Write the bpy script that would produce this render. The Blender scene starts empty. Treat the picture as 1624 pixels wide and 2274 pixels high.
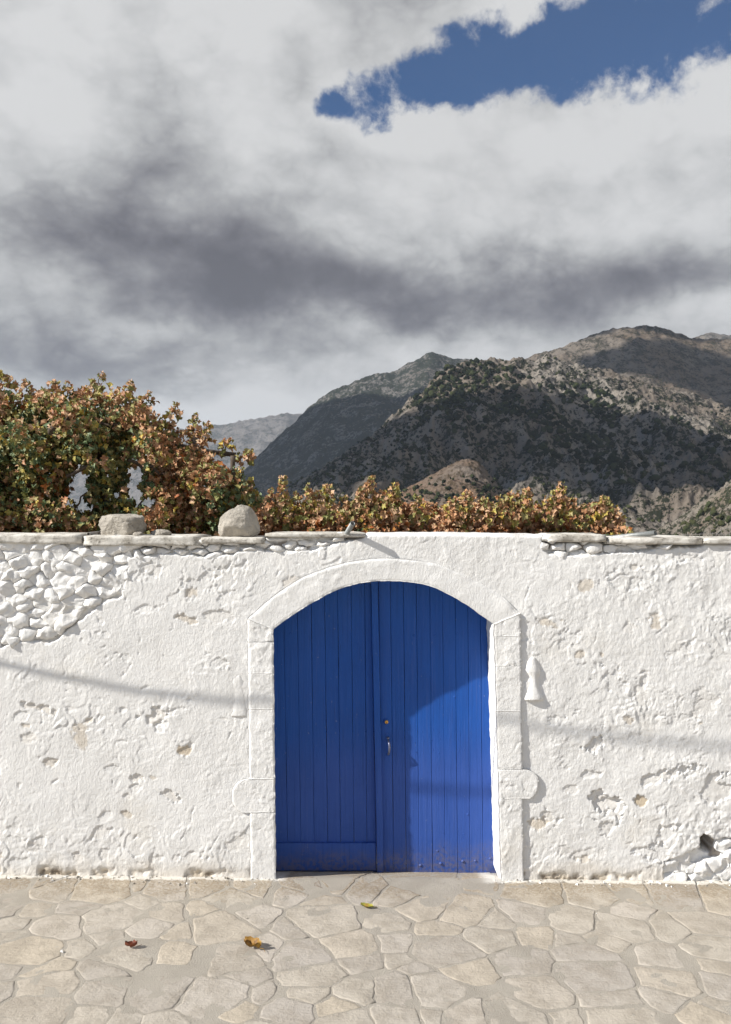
import bpy, bmesh, math, random
import numpy as np
from mathutils import Vector, Matrix

# ------------------------------------------------------------------ camera, sky, sun, exposure
sc = bpy.context.scene
FPX, CX, CY, DIST, EYE = 1900.0, 812.0, 1137.0, 5.92, 2.53      # focal length and centre (1624 x 2274 frame), metres to the wall, eye height
SUN = Vector((3.0, 1.0, -2.2)).normalized()                     # direction the sunlight travels
SUN_EL = math.asin(-SUN.z)
SUN_AZ = math.atan2(-SUN.x, -SUN.y)

cam_d = bpy.data.cameras.new('camera')
cam_d.sensor_fit = 'HORIZONTAL'; cam_d.sensor_width = 36.0
cam_d.lens = 36.0 * FPX / 1624.0
cam_d.clip_start = 0.05; cam_d.clip_end = 60000
cam = bpy.data.objects.new('camera', cam_d)
sc.collection.objects.link(cam)
cam.location = (0, -DIST, EYE); cam.rotation_euler = (math.radians(90), 0, 0)
sc.camera = cam

sc.view_settings.view_transform = 'Standard'
sc.view_settings.look = 'None'
sc.view_settings.gamma = 1.0
sc.view_settings.use_curve_mapping = False
sc.view_settings.exposure = 0.57
sc.render.engine = 'CYCLES'
sc.cycles.use_denoising = True
sc.cycles.max_bounces = 6
sc.cycles.volume_bounces = 1
sc.cycles.transparent_max_bounces = 6
sc.cycles.caustics_reflective = False; sc.cycles.caustics_refractive = False

sun_d = bpy.data.lights.new('sun', 'SUN')
sun_d.energy = 5.0; sun_d.angle = math.radians(0.45); sun_d.color = (1.0, 0.96, 0.89)
sun = bpy.data.objects.new('sun', sun_d)
sc.collection.objects.link(sun)
sun.rotation_euler = SUN.to_track_quat('-Z', 'Y').to_euler()
sun.location = (-6, -4, 9)


class NG:
    """tiny helper for building node trees"""
    def __init__(s, tree): s.t = tree; s.n = tree.nodes; s.l = tree.links
    def new(s, typ, **kw):
        n = s.n.new(typ)
        for k, v in kw.items(): setattr(n, k, v)
        return n
    def put(s, sock, v):
        if v is None: return
        if isinstance(v, bpy.types.NodeSocket): s.l.new(v, sock)
        else: sock.default_value = v
    def math(s, op, a, b=None, c=None, clamp=False):
        n = s.new('ShaderNodeMath', operation=op, use_clamp=clamp)
        s.put(n.inputs[0], a); s.put(n.inputs[1], b); s.put(n.inputs[2], c)
        return n.outputs[0]
    def vmath(s, op, a, b=None):
        n = s.new('ShaderNodeVectorMath', operation=op)
        s.put(n.inputs[0], a); s.put(n.inputs[1], b)
        return n.outputs['Value'] if op in ('DOT_PRODUCT', 'LENGTH') else n.outputs[0]
    def scale(s, a, f):
        n = s.new('ShaderNodeVectorMath', operation='SCALE')
        s.put(n.inputs[0], a); s.put(n.inputs[3], f)
        return n.outputs[0]
    def noise(s, vec, scale, detail=4, rough=0.5, dist=0.0, out=0, lac=2.0):
        n = s.new('ShaderNodeTexNoise')
        s.put(n.inputs['Vector'], vec); s.put(n.inputs['Scale'], scale); s.put(n.inputs['Detail'], detail)
        s.put(n.inputs['Roughness'], rough); s.put(n.inputs['Distortion'], dist); s.put(n.inputs['Lacunarity'], lac)
        return n.outputs[out]
    def voro(s, vec, scale, feature='F1', out=0):
        n = s.new('ShaderNodeTexVoronoi', feature=feature)
        s.put(n.inputs['Vector'], vec); s.put(n.inputs['Scale'], scale)
        return n.outputs[out]
    def ramp(s, f, a, b, smooth=True):
        n = s.new('ShaderNodeMapRange')
        n.interpolation_type = 'SMOOTHSTEP' if smooth else 'LINEAR'
        s.put(n.inputs[0], f); s.put(n.inputs[1], a); s.put(n.inputs[2], b)
        return n.outputs[0]
    def mix(s, f, a, b, blend='MIX'):
        n = s.new('ShaderNodeMix', data_type='RGBA', blend_type=blend)
        s.put(n.inputs[0], f)
        s.put(n.inputs[6], (*a, 1) if isinstance(a, tuple) and len(a) == 3 else a)
        s.put(n.inputs[7], (*b, 1) if isinstance(b, tuple) and len(b) == 3 else b)
        return n.outputs[2]
    def comb(s, x, y, z):
        n = s.new('ShaderNodeCombineXYZ')
        s.put(n.inputs[0], x); s.put(n.inputs[1], y); s.put(n.inputs[2], z)
        return n.outputs[0]
    def sep(s, v):
        n = s.new('ShaderNodeSeparateXYZ'); s.put(n.inputs[0], v)
        return n.outputs
    def bump(s, h, strength, dist, normal=None):
        n = s.new('ShaderNodeBump'); s.put(n.inputs['Height'], h)
        s.put(n.inputs['Strength'], strength); s.put(n.inputs['Distance'], dist)
        if normal is not None: s.put(n.inputs['Normal'], normal)
        return n.outputs[0]


def build_world():
    w = bpy.data.worlds.new('World'); sc.world = w; w.use_nodes = True
    g = NG(w.node_tree); g.n.clear()
    sky = g.new('ShaderNodeTexSky', sky_type='NISHITA')
    sky.sun_disc = False; sky.sun_elevation = SUN_EL; sky.sun_rotation = SUN_AZ
    sky.altitude = 500; sky.air_density = 1.0; sky.dust_density = 0.4; sky.ozone_density = 1.6
    d = g.new('ShaderNodeTexCoord').outputs['Generated']
    x, y, z = g.sep(d)[:3]
    # clouds live on a layer overhead: project the direction on it
    zz = g.math('ADD', g.math('MAXIMUM', z, 0.0), 0.22)
    p = g.comb(g.math('DIVIDE', x, zz), g.math('DIVIDE', y, zz), g.math('MULTIPLY', z, 1.5))
    warp = g.vmath('SUBTRACT', g.noise(p, 1.1, 5, 0.55, out=1), (0.5, 0.5, 0.5))
    az = g.math('ARCTAN2', x, y); el = g.math('ARCSINE', z)
    wx, wy, _ = g.sep(warp)[:3]
    fine = g.vmath('SUBTRACT', g.noise(d, 13.0, 9, 0.60, out=1), (0.5, 0.5, 0.5))
    fx, fy, _ = g.sep(fine)[:3]
    azw = g.math('ADD', g.math('ADD', az, g.math('MULTIPLY', wx, 0.20)), g.math('MULTIPLY', fx, 0.10))
    elw = g.math('ADD', g.math('ADD', el, g.math('MULTIPLY', wy, 0.12)), g.math('MULTIPLY', fy, 0.075))

    def blob(px, py, sx, sy, amp, rot=0.0):
        a0 = math.atan((px - CX) / FPX); e0 = math.atan((CY - py) / FPX * math.cos(a0))
        da = g.math('SUBTRACT', azw, a0); de = g.math('SUBTRACT', elw, e0)
        c, s = math.cos(rot), math.sin(rot)
        u = g.math('ADD', g.math('MULTIPLY', da, c), g.math('MULTIPLY', de, s))
        v = g.math('SUBTRACT', g.math('MULTIPLY', de, c), g.math('MULTIPLY', da, s))
        u = g.math('DIVIDE', u, sx / FPX); v = g.math('DIVIDE', v, sy / FPX)
        q = g.math('ADD', g.math('MULTIPLY', u, u), g.math('MULTIPLY', v, v))
        return g.math('MULTIPLY', g.math('EXPONENT', g.math('MULTIPLY', q, -1.0)), amp)

    def total(base, *bl):
        for b in bl: base = g.math('ADD', base, b)
        return base
    # clear gaps
    big = g.noise(g.vmath('ADD', p, (7.3, 2.1, 0)), 0.55, 3, 0.5)
    gaps = total(g.math('MULTIPLY', g.ramp(big, 0.60, 0.80), 0.9),
                 g.math('MULTIPLY', g.ramp(g.vmath('DOT_PRODUCT', d, tuple(-SUN)), 0.15, 0.70), 0.95),      # the sun stands in a clear stretch
                 blob(1150, 115, 230, 75, 0.95, 0.25), blob(1540, 55, 240, 85, 1.55),
                 blob(820, 225, 80, 40, 0.62), blob(1000, 185, 130, 45, 0.55), blob(1320, 205, 60, 30, 0.35))
    wisps = g.math('MULTIPLY', g.math('SUBTRACT', g.noise(d, 12.0, 10, 0.64, 0.12), 0.5), 2.8)
    clear = g.ramp(g.math('ADD', gaps, g.math('MULTIPLY', wisps, g.ramp(gaps, 0.05, 0.45))), 0.40, 0.92)
    # thickness of the cloud (grey undersides)
    n1 = g.noise(g.vmath('ADD', p, (3.1, 9.4, 1.0)), 1.05, 7, 0.55, 0.3)
    n2 = g.noise(g.vmath('MULTIPLY', d, (1.0, 1.0, 1.7)), 5.5, 9, 0.56, 0.0)
    thick = total(g.math('ADD', g.math('MULTIPLY', n1, 0.50), g.math('MULTIPLY', n2, 0.90)),
                  blob(500, 520, 430, 115, 0.26), blob(760, 650, 580, 85, 0.34), blob(1260, 640, 340, 60, 0.18),
                  blob(120, 780, 300, 60, 0.22), blob(300, 330, 330, 90, 0.04),
                  blob(1050, 420, 300, 120, -0.22), blob(1400, 280, 260, 90, -0.20), blob(160, 635, 80, 50, -0.20),
                  blob(470, 880, 260, 60, -0.22), blob(350, 735, 140, 30, -0.16), blob(500, 80, 420, 110, -0.20),
                  blob(1560, 690, 110, 40, -0.20), blob(870, 235, 200, 50, -0.22), blob(1000, 750, 300, 30, -0.08),
                  blob(1580, 440, 110, 70, -0.10), blob(60, 130, 150, 150, -0.08))
    bil = None
    dv = g.vmath('ADD', g.vmath('MULTIPLY', d, (1.0, 1.0, 1.35)), g.scale(warp, 0.10))
    for sc_, w_ in ((4.2, 0.34), (9.0, 0.22), (19.0, 0.14), (40.0, 0.08), (80.0, 0.035)):
        q_ = g.math('MULTIPLY', g.math('ABSOLUTE', g.math('SUBTRACT', g.noise(dv, sc_, 1, 0.5), 0.5)), 4.0 * w_)
        bil = q_ if bil is None else g.math('ADD', bil, q_)
    thick = g.math('ADD', thick, g.math('MULTIPLY', g.math('SUBTRACT', 0.30, bil), 0.62))
    t = g.ramp(thick, 0.51, 1.27, False)
    cr = g.new('ShaderNodeValToRGB')
    cr.color_ramp.interpolation = 'B_SPLINE'
    els = cr.color_ramp.elements
    els[0].position = 0.0; els[0].color = (1.0, 1.0, 1.0, 1)
    els[1].position = 1.0; els[1].color = (0.152, 0.148, 0.170, 1)
    for pos, col in ((0.28, (0.76, 0.765, 0.77, 1)), (0.5, (0.50, 0.503, 0.515, 1)), (0.75, (0.262, 0.256, 0.286, 1))):
        e = els.new(pos); e.color = col
    g.put(cr.inputs[0], t)
    # clouds seen towards the sun scatter more light forward
    cs = g.vmath('DOT_PRODUCT', d, tuple(-SUN))
    glow = g.math('ADD', 1.0, g.math('MULTIPLY', g.ramp(cs, 0.15, 1.0), 0.3))
    cloud = g.scale(cr.outputs[0], g.math('MULTIPLY', glow, 10.0 * 0.475))
    col = g.mix(clear, cloud, g.scale(g.vmath('MULTIPLY', sky.outputs[0], (0.46, 0.80, 1.18)), 0.47))
    bg = g.new('ShaderNodeBackground'); g.put(bg.inputs[0], col); bg.inputs[1].default_value = 0.1
    out = g.new('ShaderNodeOutputWorld'); g.l.new(bg.outputs[0], out.inputs[0])
    w.cycles.sampling_method = 'MANUAL'; w.cycles.sample_map_resolution = 512


build_world()

# ------------------------------------------------------------------ helpers
COL = sc.collection
rnd = random.Random(11)


def P(px, py, y=0.0):
    """a spot of the 1624 x 2274 picture as a point on the upright plane y"""
    k = (DIST + y) / FPX
    return Vector(((px - CX) * k, y, EYE - (py - CY) * k))


def link(o, parent=None):
    COL.objects.link(o)
    if parent is not None: o.parent = parent
    return o


def mesh_obj(name, verts, faces, mat=None, parent=None, smooth=True, mats=None):
    me = bpy.data.meshes.new(name)
    me.from_pydata([tuple(v) for v in verts], [], faces); me.update()
    if smooth: me.shade_smooth()
    for m in (mats or ([mat] if mat else [])): me.materials.append(m)
    return link(bpy.data.objects.new(name, me), parent)


def np_mesh(name, V, F, mat=None, parent=None, smooth=True):
    """V (n,3) float, F (m,3|4) int; quick numpy route"""
    me = bpy.data.meshes.new(name)
    k = F.shape[1]
    me.vertices.add(len(V)); me.vertices.foreach_set('co', np.ascontiguousarray(V, dtype=np.float32).ravel())
    me.loops.add(F.size); me.loops.foreach_set('vertex_index', np.ascontiguousarray(F, dtype=np.int32).ravel())
    me.polygons.add(len(F)); me.polygons.foreach_set('loop_start', np.arange(0, F.size, k, dtype=np.int32))
    me.update(calc_edges=True); me.validate()
    if smooth: me.shade_smooth()
    if mat: me.materials.append(mat)
    return link(bpy.data.objects.new(name, me), parent)


def empty(name, loc=(0, 0, 0)):
    o = bpy.data.objects.new(name, None); o.empty_display_size = 0.1
    o.location = loc
    return link(o)


def tag(o, label=None, cat=None, group=None, kind=None):
    if label: o['label'] = label
    if cat: o['category'] = cat
    if group: o['group'] = group
    if kind: o['kind'] = kind
    return o


_perm = {}


def pn(x, y, seed=0):
    """2-D gradient noise, about -0.7..0.7"""
    if seed not in _perm:
        r = np.random.RandomState(seed)
        p = r.permutation(512); _perm[seed] = (np.concatenate([p, p]), r.rand(512) * 2 * np.pi)
    p, ang = _perm[seed]
    x = np.asarray(x, float); y = np.asarray(y, float)
    xi = np.floor(x).astype(int); yi = np.floor(y).astype(int)
    xf = x - xi; yf = y - yi
    u = xf ** 3 * (xf * (xf * 6 - 15) + 10); v = yf ** 3 * (yf * (yf * 6 - 15) + 10)
    def gr(ix, iy, dx, dy):
        a = ang[p[(p[ix & 511] + iy) & 511]]
        return np.cos(a) * dx + np.sin(a) * dy
    a = gr(xi, yi, xf, yf); b = gr(xi + 1, yi, xf - 1, yf)
    c = gr(xi, yi + 1, xf, yf - 1); d = gr(xi + 1, yi + 1, xf - 1, yf - 1)
    return (a * (1 - u) + b * u) * (1 - v) + (c * (1 - u) + d * u) * v


def fbm(x, y, oct=4, seed=0, gain=0.5, lac=2.03):
    s = 0; a = 1.0
    for i in range(oct):
        s = s + a * pn(x, y, seed + i); x = x * lac + 3.7; y = y * lac - 1.9; a *= gain
    return s


def ridged(x, y, oct=4, seed=0, gain=0.55, lac=2.1):
    s = 0; a = 1.0
    for i in range(oct):
        s = s + a * (1 - np.abs(pn(x, y, seed + i)) * 2.2); x = x * lac + 5.1; y = y * lac + 2.3; a *= gain
    return s


def sstep(a, b, x):
    t = np.clip((x - a) / (b - a), 0, 1)
    return t * t * (3 - 2 * t)


def grid_faces(nr, nc):
    i = np.arange(nr * nc).reshape(nr, nc)
    return np.stack([i[:-1, :-1].ravel(), i[:-1, 1:].ravel(), i[1:, 1:].ravel(), i[1:, :-1].ravel()], 1)


def in_poly(X, Y, poly):
    r = np.zeros(np.shape(X), bool)
    n = len(poly)
    for i in range(n):
        x1, y1 = poly[i]; x2, y2 = poly[(i + 1) % n]
        if y1 == y2: continue
        c = ((y1 > Y) != (y2 > Y)) & (X < (x2 - x1) * (Y - y1) / (y2 - y1) + x1)
        r ^= c
    return r


def seg_dist(X, Y, poly):
    """distance to a polyline outline (closed)"""
    d = np.full(np.shape(X), 1e9)
    n = len(poly)
    for i in range(n):
        x1, y1 = poly[i]; x2, y2 = poly[(i + 1) % n]
        dx, dy = x2 - x1, y2 - y1
        t = np.clip(((X - x1) * dx + (Y - y1) * dy) / (dx * dx + dy * dy + 1e-12), 0, 1)
        d = np.minimum(d, np.hypot(X - x1 - t * dx, Y - y1 - t * dy))
    return d


def clip_half(poly, nx, ny, c):
    """keep the part of poly where nx*x+ny*y <= c"""
    out = []
    n = len(poly)
    for i in range(n):
        a, b = poly[i], poly[(i + 1) % n]
        da = nx * a[0] + ny * a[1] - c; db = nx * b[0] + ny * b[1] - c
        if da <= 0: out.append(a)
        if da * db < 0:
            t = da / (da - db); out.append((a[0] + t * (b[0] - a[0]), a[1] + t * (b[1] - a[1])))
    return out


def voronoi_cells(pts, bounds, gap=0.0, wt=None):
    x0, x1, y0, y1 = bounds
    A = np.array(pts)
    cells = []
    for i, (px, py) in enumerate(pts):
        poly = [(x0, y0), (x1, y0), (x1, y1), (x0, y1)]
        d = np.hypot(A[:, 0] - px, A[:, 1] - py)
        for j in np.argsort(d)[1:26]:
            qx, qy = A[j]
            nx, ny = qx - px, qy - py; L = math.hypot(nx, ny)
            if L < 1e-6: continue
            nx /= L; ny /= L
            sh = 0.0 if wt is None else max(-0.32 * L, min(0.32 * L, (wt[i] - wt[j]) / (2 * L)))
            poly = clip_half(poly, nx, ny, nx * (px + qx) / 2 + ny * (py + qy) / 2 + sh - gap / 2)
            if len(poly) < 3: break
        cells.append(poly if len(poly) >= 3 else None)
    return cells


def poly_area(p):
    return 0.5 * abs(sum(p[i][0] * p[(i + 1) % len(p)][1] - p[(i + 1) % len(p)][0] * p[i][1] for i in range(len(p))))


def resample_corners(poly, step):
    out = []
    for i in range(len(poly)):
        a, b = poly[i], poly[(i + 1) % len(poly)]
        m = max(1, int(round(math.dist(a, b) / step)))
        out += [(a[0] + (b[0] - a[0]) * k / m, a[1] + (b[1] - a[1]) * k / m) for k in range(m)]
    return out


def resample(poly, n):
    L = [math.dist(poly[i], poly[(i + 1) % len(poly)]) for i in range(len(poly))]
    T = sum(L); out = []; acc = 0; i = 0
    for k in range(n):
        s = T * k / n
        while acc + L[i] < s: acc += L[i]; i += 1
        f = (s - acc) / max(L[i], 1e-9); a, b = poly[i], poly[(i + 1) % len(poly)]
        out.append((a[0] + f * (b[0] - a[0]), a[1] + f * (b[1] - a[1])))
    return out


def tube(path, radii, seg=8, cap=True):
    V = []; F = []
    n = len(path)
    path = [Vector(p) for p in path]
    up = Vector((0.13, 0.37, 0.92))
    for i, p in enumerate(path):
        d = (path[min(i + 1, n - 1)] - path[max(i - 1, 0)]).normalized()
        a = d.cross(up)
        if a.length < 1e-3: a = d.cross(Vector((1, 0, 0)))
        a.normalize(); b = d.cross(a)
        r = radii[i] if hasattr(radii, '__len__') else radii
        for k in range(seg):
            t = 2 * math.pi * k / seg
            V.append(p + (a * math.cos(t) + b * math.sin(t)) * r)
    for i in range(n - 1):
        for k in range(seg):
            F.append((i * seg + k, i * seg + (k + 1) % seg, (i + 1) * seg + (k + 1) % seg, (i + 1) * seg + k))
    if cap:
        F.append(tuple(range(seg))[::-1]); F.append(tuple((n - 1) * seg + k for k in range(seg)))
    return V, F


# ------------------------------------------------------------------ materials
def material(name):
    m = bpy.data.materials.new(name); m.use_nodes = True
    g = NG(m.node_tree); g.n.clear()
    b = g.new('ShaderNodeBsdfPrincipled'); o = g.new('ShaderNodeOutputMaterial')
    g.l.new(b.outputs[0], o.inputs[0])
    b.inputs['Specular IOR Level'].default_value = 0.25
    return m, g, b


def obj_co(g): return g.new('ShaderNodeTexCoord').outputs['Object']
def geo_pos(g): return g.new('ShaderNodeNewGeometry').outputs['Position']
def attr(g, name):
    a = g.new('ShaderNodeAttribute'); a.attribute_name = name
    return a.outputs['Fac']


def mat_whitewash(name='whitewash', stain=False):
    m, g, b = material(name)
    p = geo_pos(g)
    n = g.noise(p, 3.0, 6, 0.6); n2 = g.noise(p, 34.0, 5, 0.6); n3 = g.noise(p, 150.0, 4, 0.6)
    c = g.mix(g.ramp(n, 0.3, 0.7), (0.80, 0.787, 0.763), (0.77, 0.755, 0.727))
    c = g.mix(g.math('MULTIPLY', g.ramp(n2, 0.60, 0.80), 0.30), c, (0.66, 0.61, 0.53))
    c = g.mix(g.math('MULTIPLY', g.ramp(g.noise(p, 1.7, 5, 0.65), 0.54, 0.72), 0.30), c, (0.64, 0.585, 0.49))
    c = g.mix(g.math('MULTIPLY', g.ramp(g.noise(g.vmath('MULTIPLY', p, (6.0, 1.0, 1.2)), 1.0, 5, 0.65), 0.56, 0.70), 0.22), c, (0.56, 0.54, 0.51))
    # dark lichen specks in places
    sp = g.math('MULTIPLY', g.ramp(g.noise(p, 90.0, 4, 0.7), 0.66, 0.74), g.ramp(g.noise(p, 5.0, 3), 0.52, 0.66))
    c = g.mix(g.math('MULTIPLY', sp, 0.55), c, (0.16, 0.14, 0.12))
    if stain:
        c = g.mix(attr(g, 'tan'), c, g.mix(n2, (0.44, 0.34, 0.22), (0.62, 0.53, 0.40)))
        c = g.mix(attr(g, 'grime'), c, g.mix(n3, (0.10, 0.075, 0.055), (0.26, 0.21, 0.16)))
    g.put(b.inputs['Base Color'], c); b.inputs['Roughness'].default_value = 0.92
    b.inputs['Specular IOR Level'].default_value = 0.08
    n4 = g.noise(g.vmath('MULTIPLY', p, (1.0, 1.0, 0.6)), 75.0, 5, 0.7)
    h = g.math('ADD', g.math('MULTIPLY', g.ramp(n4, 0.35, 0.65), 0.55), g.math('ADD', g.math('MULTIPLY', n2, 0.35), g.math('MULTIPLY', n3, 0.5)))
    g.put(b.inputs['Normal'], g.bump(h, 0.5, 0.005))
    return m


def mat_coping():
    m, g, b = material('weathered_coping')
    p = geo_pos(g)
    n = g.noise(p, 9.0, 7, 0.65); n2 = g.noise(p, 60.0, 5, 0.65)
    c = g.mix(g.ramp(n, 0.42, 0.60), (0.66, 0.63, 0.57), (0.40, 0.37, 0.32))
    c = g.mix(g.math('MULTIPLY', g.ramp(n2, 0.52, 0.68), g.ramp(n, 0.40, 0.62)), c, (0.13, 0.115, 0.095))
    g.put(b.inputs['Base Color'], c); b.inputs['Roughness'].default_value = 0.95
    g.put(b.inputs['Normal'], g.bump(g.math('ADD', n2, n), 0.6, 0.008))
    return m


def mat_rock(name, a, bcol, dark, sc1=8.0):
    m, g, b = material(name)
    p = geo_pos(g)
    n = g.noise(p, sc1, 7, 0.62); n2 = g.noise(p, sc1 * 7, 6, 0.68)
    oi = g.new('ShaderNodeObjectInfo').outputs['Random']
    c = g.mix(g.ramp(n, 0.35, 0.65), a, bcol)
    c = g.mix(g.math('MULTIPLY', g.ramp(n2, 0.55, 0.72), 0.6), c, dark)
    c = g.mix(g.math('MULTIPLY', oi, 0.12), c, dark)
    g.put(b.inputs['Base Color'], c); b.inputs['Roughness'].default_value = 0.95
    g.put(b.inputs['Normal'], g.bump(g.math('ADD', g.math('MULTIPLY', n2, 1.4), n), 1.0, 0.014))
    return m


def mat_paver():
    m, g, b = material('paving_limestone')
    p = geo_pos(g)
    oi = g.new('ShaderNodeObjectInfo').outputs['Random']
    n = g.noise(g.vmath('ADD', p, g.comb(oi, g.math('MULTIPLY', oi, 3.0), 0)), 6.0, 7, 0.65)
    n2 = g.noise(p, 55.0, 5, 0.7)
    st = g.noise(g.vmath('MULTIPLY', p, (14.0, 60.0, 10.0)), 1.0, 4, 0.6)
    oc = g.new('ShaderNodeValToRGB'); g.put(oc.inputs[0], oi)
    e = oc.color_ramp.elements
    e[0].position = 0.0; e[0].color = (0.465, 0.417, 0.351, 1); e[1].position = 1.0; e[1].color = (0.412, 0.373, 0.328, 1)
    for ps, cc in ((0.25, (0.436, 0.394, 0.334, 1)), (0.45, (0.451, 0.408, 0.356, 1)), (0.62, (0.475, 0.413, 0.328, 1)), (0.8, (0.392, 0.353, 0.304, 1))):
        q = e.new(ps); q.color = cc
    c = g.mix(g.math('MULTIPLY', g.ramp(n, 0.38, 0.66), 0.55), oc.outputs[0], (0.265, 0.23, 0.185))
    c = g.mix(g.math('MULTIPLY', g.ramp(n2, 0.58, 0.75), 0.35), c, (0.20, 0.17, 0.13))
    c = g.mix(g.math('MULTIPLY', g.ramp(st, 0.55, 0.7), 0.16), c, (0.45, 0.40, 0.32))
    # the strip beside the wall is browner, trodden less
    y = g.sep(p)[1]
    br = g.math('MULTIPLY', g.ramp(g.math('ADD', y, g.math('MULTIPLY', g.math('SUBTRACT', n, 0.5), 0.6)), -0.42, -0.12), g.ramp(n2, 0.35, 0.6))
    c = g.mix(g.math('MULTIPLY', br, 0.6), c, (0.235, 0.175, 0.105))
    g.put(b.inputs['Base Color'], c); b.inputs['Roughness'].default_value = 0.9
    h = g.math('ADD', g.math('ADD', g.math('MULTIPLY', n2, 0.5), n), g.math('MULTIPLY', st, 0.4))
    g.put(b.inputs['Normal'], g.bump(h, 0.9, 0.014))
    return m


def mat_mortar():
    m, g, b = material('sandy_mortar')
    p = geo_pos(g)
    n = g.noise(p, 4.0, 6, 0.6); n2 = g.noise(p, 130.0, 5, 0.75); v = g.voro(p, 220.0)
    c = g.mix(g.ramp(n, 0.35, 0.65), (0.445, 0.405, 0.345), (0.385, 0.348, 0.295))
    c = g.mix(g.math('MULTIPLY', g.ramp(n2, 0.52, 0.72), 0.55), c, (0.24, 0.205, 0.16))
    g.put(b.inputs['Base Color'], c); b.inputs['Roughness'].default_value = 0.97
    g.put(b.inputs['Normal'], g.bump(g.math('ADD', n2, g.math('MULTIPLY', v, 0.5)), 0.9, 0.010))
    return m


def mat_door():
    m, g, b = material('blue_door_paint')
    p = geo_pos(g)
    oi = g.new('ShaderNodeObjectInfo').outputs['Random']
    pv = g.vmath('MULTIPLY', p, (60.0, 1.0, 5.0))
    off = g.comb(g.math('MULTIPLY', oi, 40.0), 0, g.math('MULTIPLY', oi, 17.0))
    grain = g.noise(g.vmath('ADD', pv, off), 1.0, 6, 0.6)
    n = g.noise(p, 5.0, 6, 0.6); n2 = g.noise(p, 40.0, 5, 0.65)
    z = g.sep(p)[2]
    # paint paler on the lower boards, the edge ragged from board to board
    low_tone = g.ramp(g.math('ADD', g.math('ADD', z, g.math('MULTIPLY', g.math('SUBTRACT', grain, 0.5), 0.35)), g.math('MULTIPLY', oi, 0.10)), 1.05, 0.60)
    c = g.mix(g.math('MULTIPLY', low_tone, 0.75), (0.009, 0.078, 0.345), (0.040, 0.092, 0.355))
    c = g.mix(g.math('MULTIPLY', g.ramp(n, 0.4, 0.7), 0.25), c, (0.012, 0.055, 0.24))
    c = g.mix(g.math('MULTIPLY', g.math('SUBTRACT', oi, 0.2), 0.22), c, (0.03, 0.10, 0.40))
    chip = g.math('MULTIPLY', g.ramp(n2, 0.62, 0.68), g.ramp(grain, 0.54, 0.62))
    streak = g.noise(g.vmath('ADD', g.vmath('MULTIPLY', p, (110.0, 1.0, 1.6)), off), 1.0, 5, 0.65)
    c = g.mix(g.math('MULTIPLY', g.ramp(streak, 0.52, 0.72), 0.35), c, (0.07, 0.12, 0.36))
    c = g.mix(g.math('MULTIPLY', g.ramp(streak, 0.46, 0.30), 0.45), c, (0.006, 0.036, 0.17))
    crk = g.math('MULTIPLY', g.ramp(g.noise(g.vmath('ADD', g.vmath('MULTIPLY', p, (150.0, 1.0, 3.0)), off), 1.0, 3, 0.5), 0.30, 0.24), g.ramp(g.noise(p, 3.5, 3), 0.50, 0.60))
    c = g.mix(g.math('MULTIPLY', crk, 0.85), c, (0.004, 0.008, 0.03))
    c = g.mix(g.math('MULTIPLY', chip, 0.7), c, (0.17, 0.22, 0.42))
    dirt = g.math('MULTIPLY', g.ramp(g.math('ADD', z, g.math('MULTIPLY', g.math('SUBTRACT', n, 0.5), 0.3)), 0.14, -0.04), g.ramp(n2, 0.35, 0.62))
    c = g.mix(g.math('MULTIPLY', dirt, 0.6), c, (0.16, 0.14, 0.15))
    g.put(b.inputs['Base Color'], c)
    g.put(b.inputs['Roughness'], g.math('ADD', 0.42, g.math('MULTIPLY', n2, 0.25)))
    b.inputs['Specular IOR Level'].default_value = 0.3
    h = g.math('ADD', g.math('MULTIPLY', grain, 1.0), g.math('MULTIPLY', n2, 0.35))
    g.put(b.inputs['Normal'], g.bump(g.math('ADD', h, g.math('MULTIPLY', streak, 0.7)), 0.55, 0.004))
    return m


def mat_simple(name, col, rough=0.6, metal=0.0, var=0.25, sc1=40.0, bump=0.2):
    m, g, b = material(name)
    p = geo_pos(g); n = g.noise(p, sc1, 5, 0.6)
    c = g.mix(g.math('MULTIPLY', g.ramp(n, 0.4, 0.7), var), col, tuple(v * 0.35 for v in col))
    g.put(b.inputs['Base Color'], c); b.inputs['Roughness'].default_value = rough; b.inputs['Metallic'].default_value = metal
    g.put(b.inputs['Normal'], g.bump(n, bump, 0.003))
    return m


def mat_leaf(name, c1, c2, c3):
    m = bpy.data.materials.new(name); m.use_nodes = True
    g = NG(m.node_tree); g.n.clear()
    p = geo_pos(g)
    n = g.noise(p, 7.0, 3, 0.6); n2 = g.noise(p, 45.0, 4, 0.6)
    c = g.mix(g.ramp(n, 0.38, 0.62), c1, c2)
    c = g.mix(g.ramp(n2, 0.48, 0.66), c, c3)
    b = g.new('ShaderNodeBsdfPrincipled'); g.put(b.inputs['Base Color'], c)
    b.inputs['Roughness'].default_value = 0.55; b.inputs['Specular IOR Level'].default_value = 0.3
    t = g.new('ShaderNodeBsdfTranslucent'); g.put(t.inputs[0], c)
    mx = g.new('ShaderNodeMixShader'); mx.inputs[0].default_value = 0.14
    g.l.new(b.outputs[0], mx.inputs[1]); g.l.new(t.outputs[0], mx.inputs[2])
    o = g.new('ShaderNodeOutputMaterial'); g.l.new(mx.outputs[0], o.inputs[0])
    return m


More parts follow.
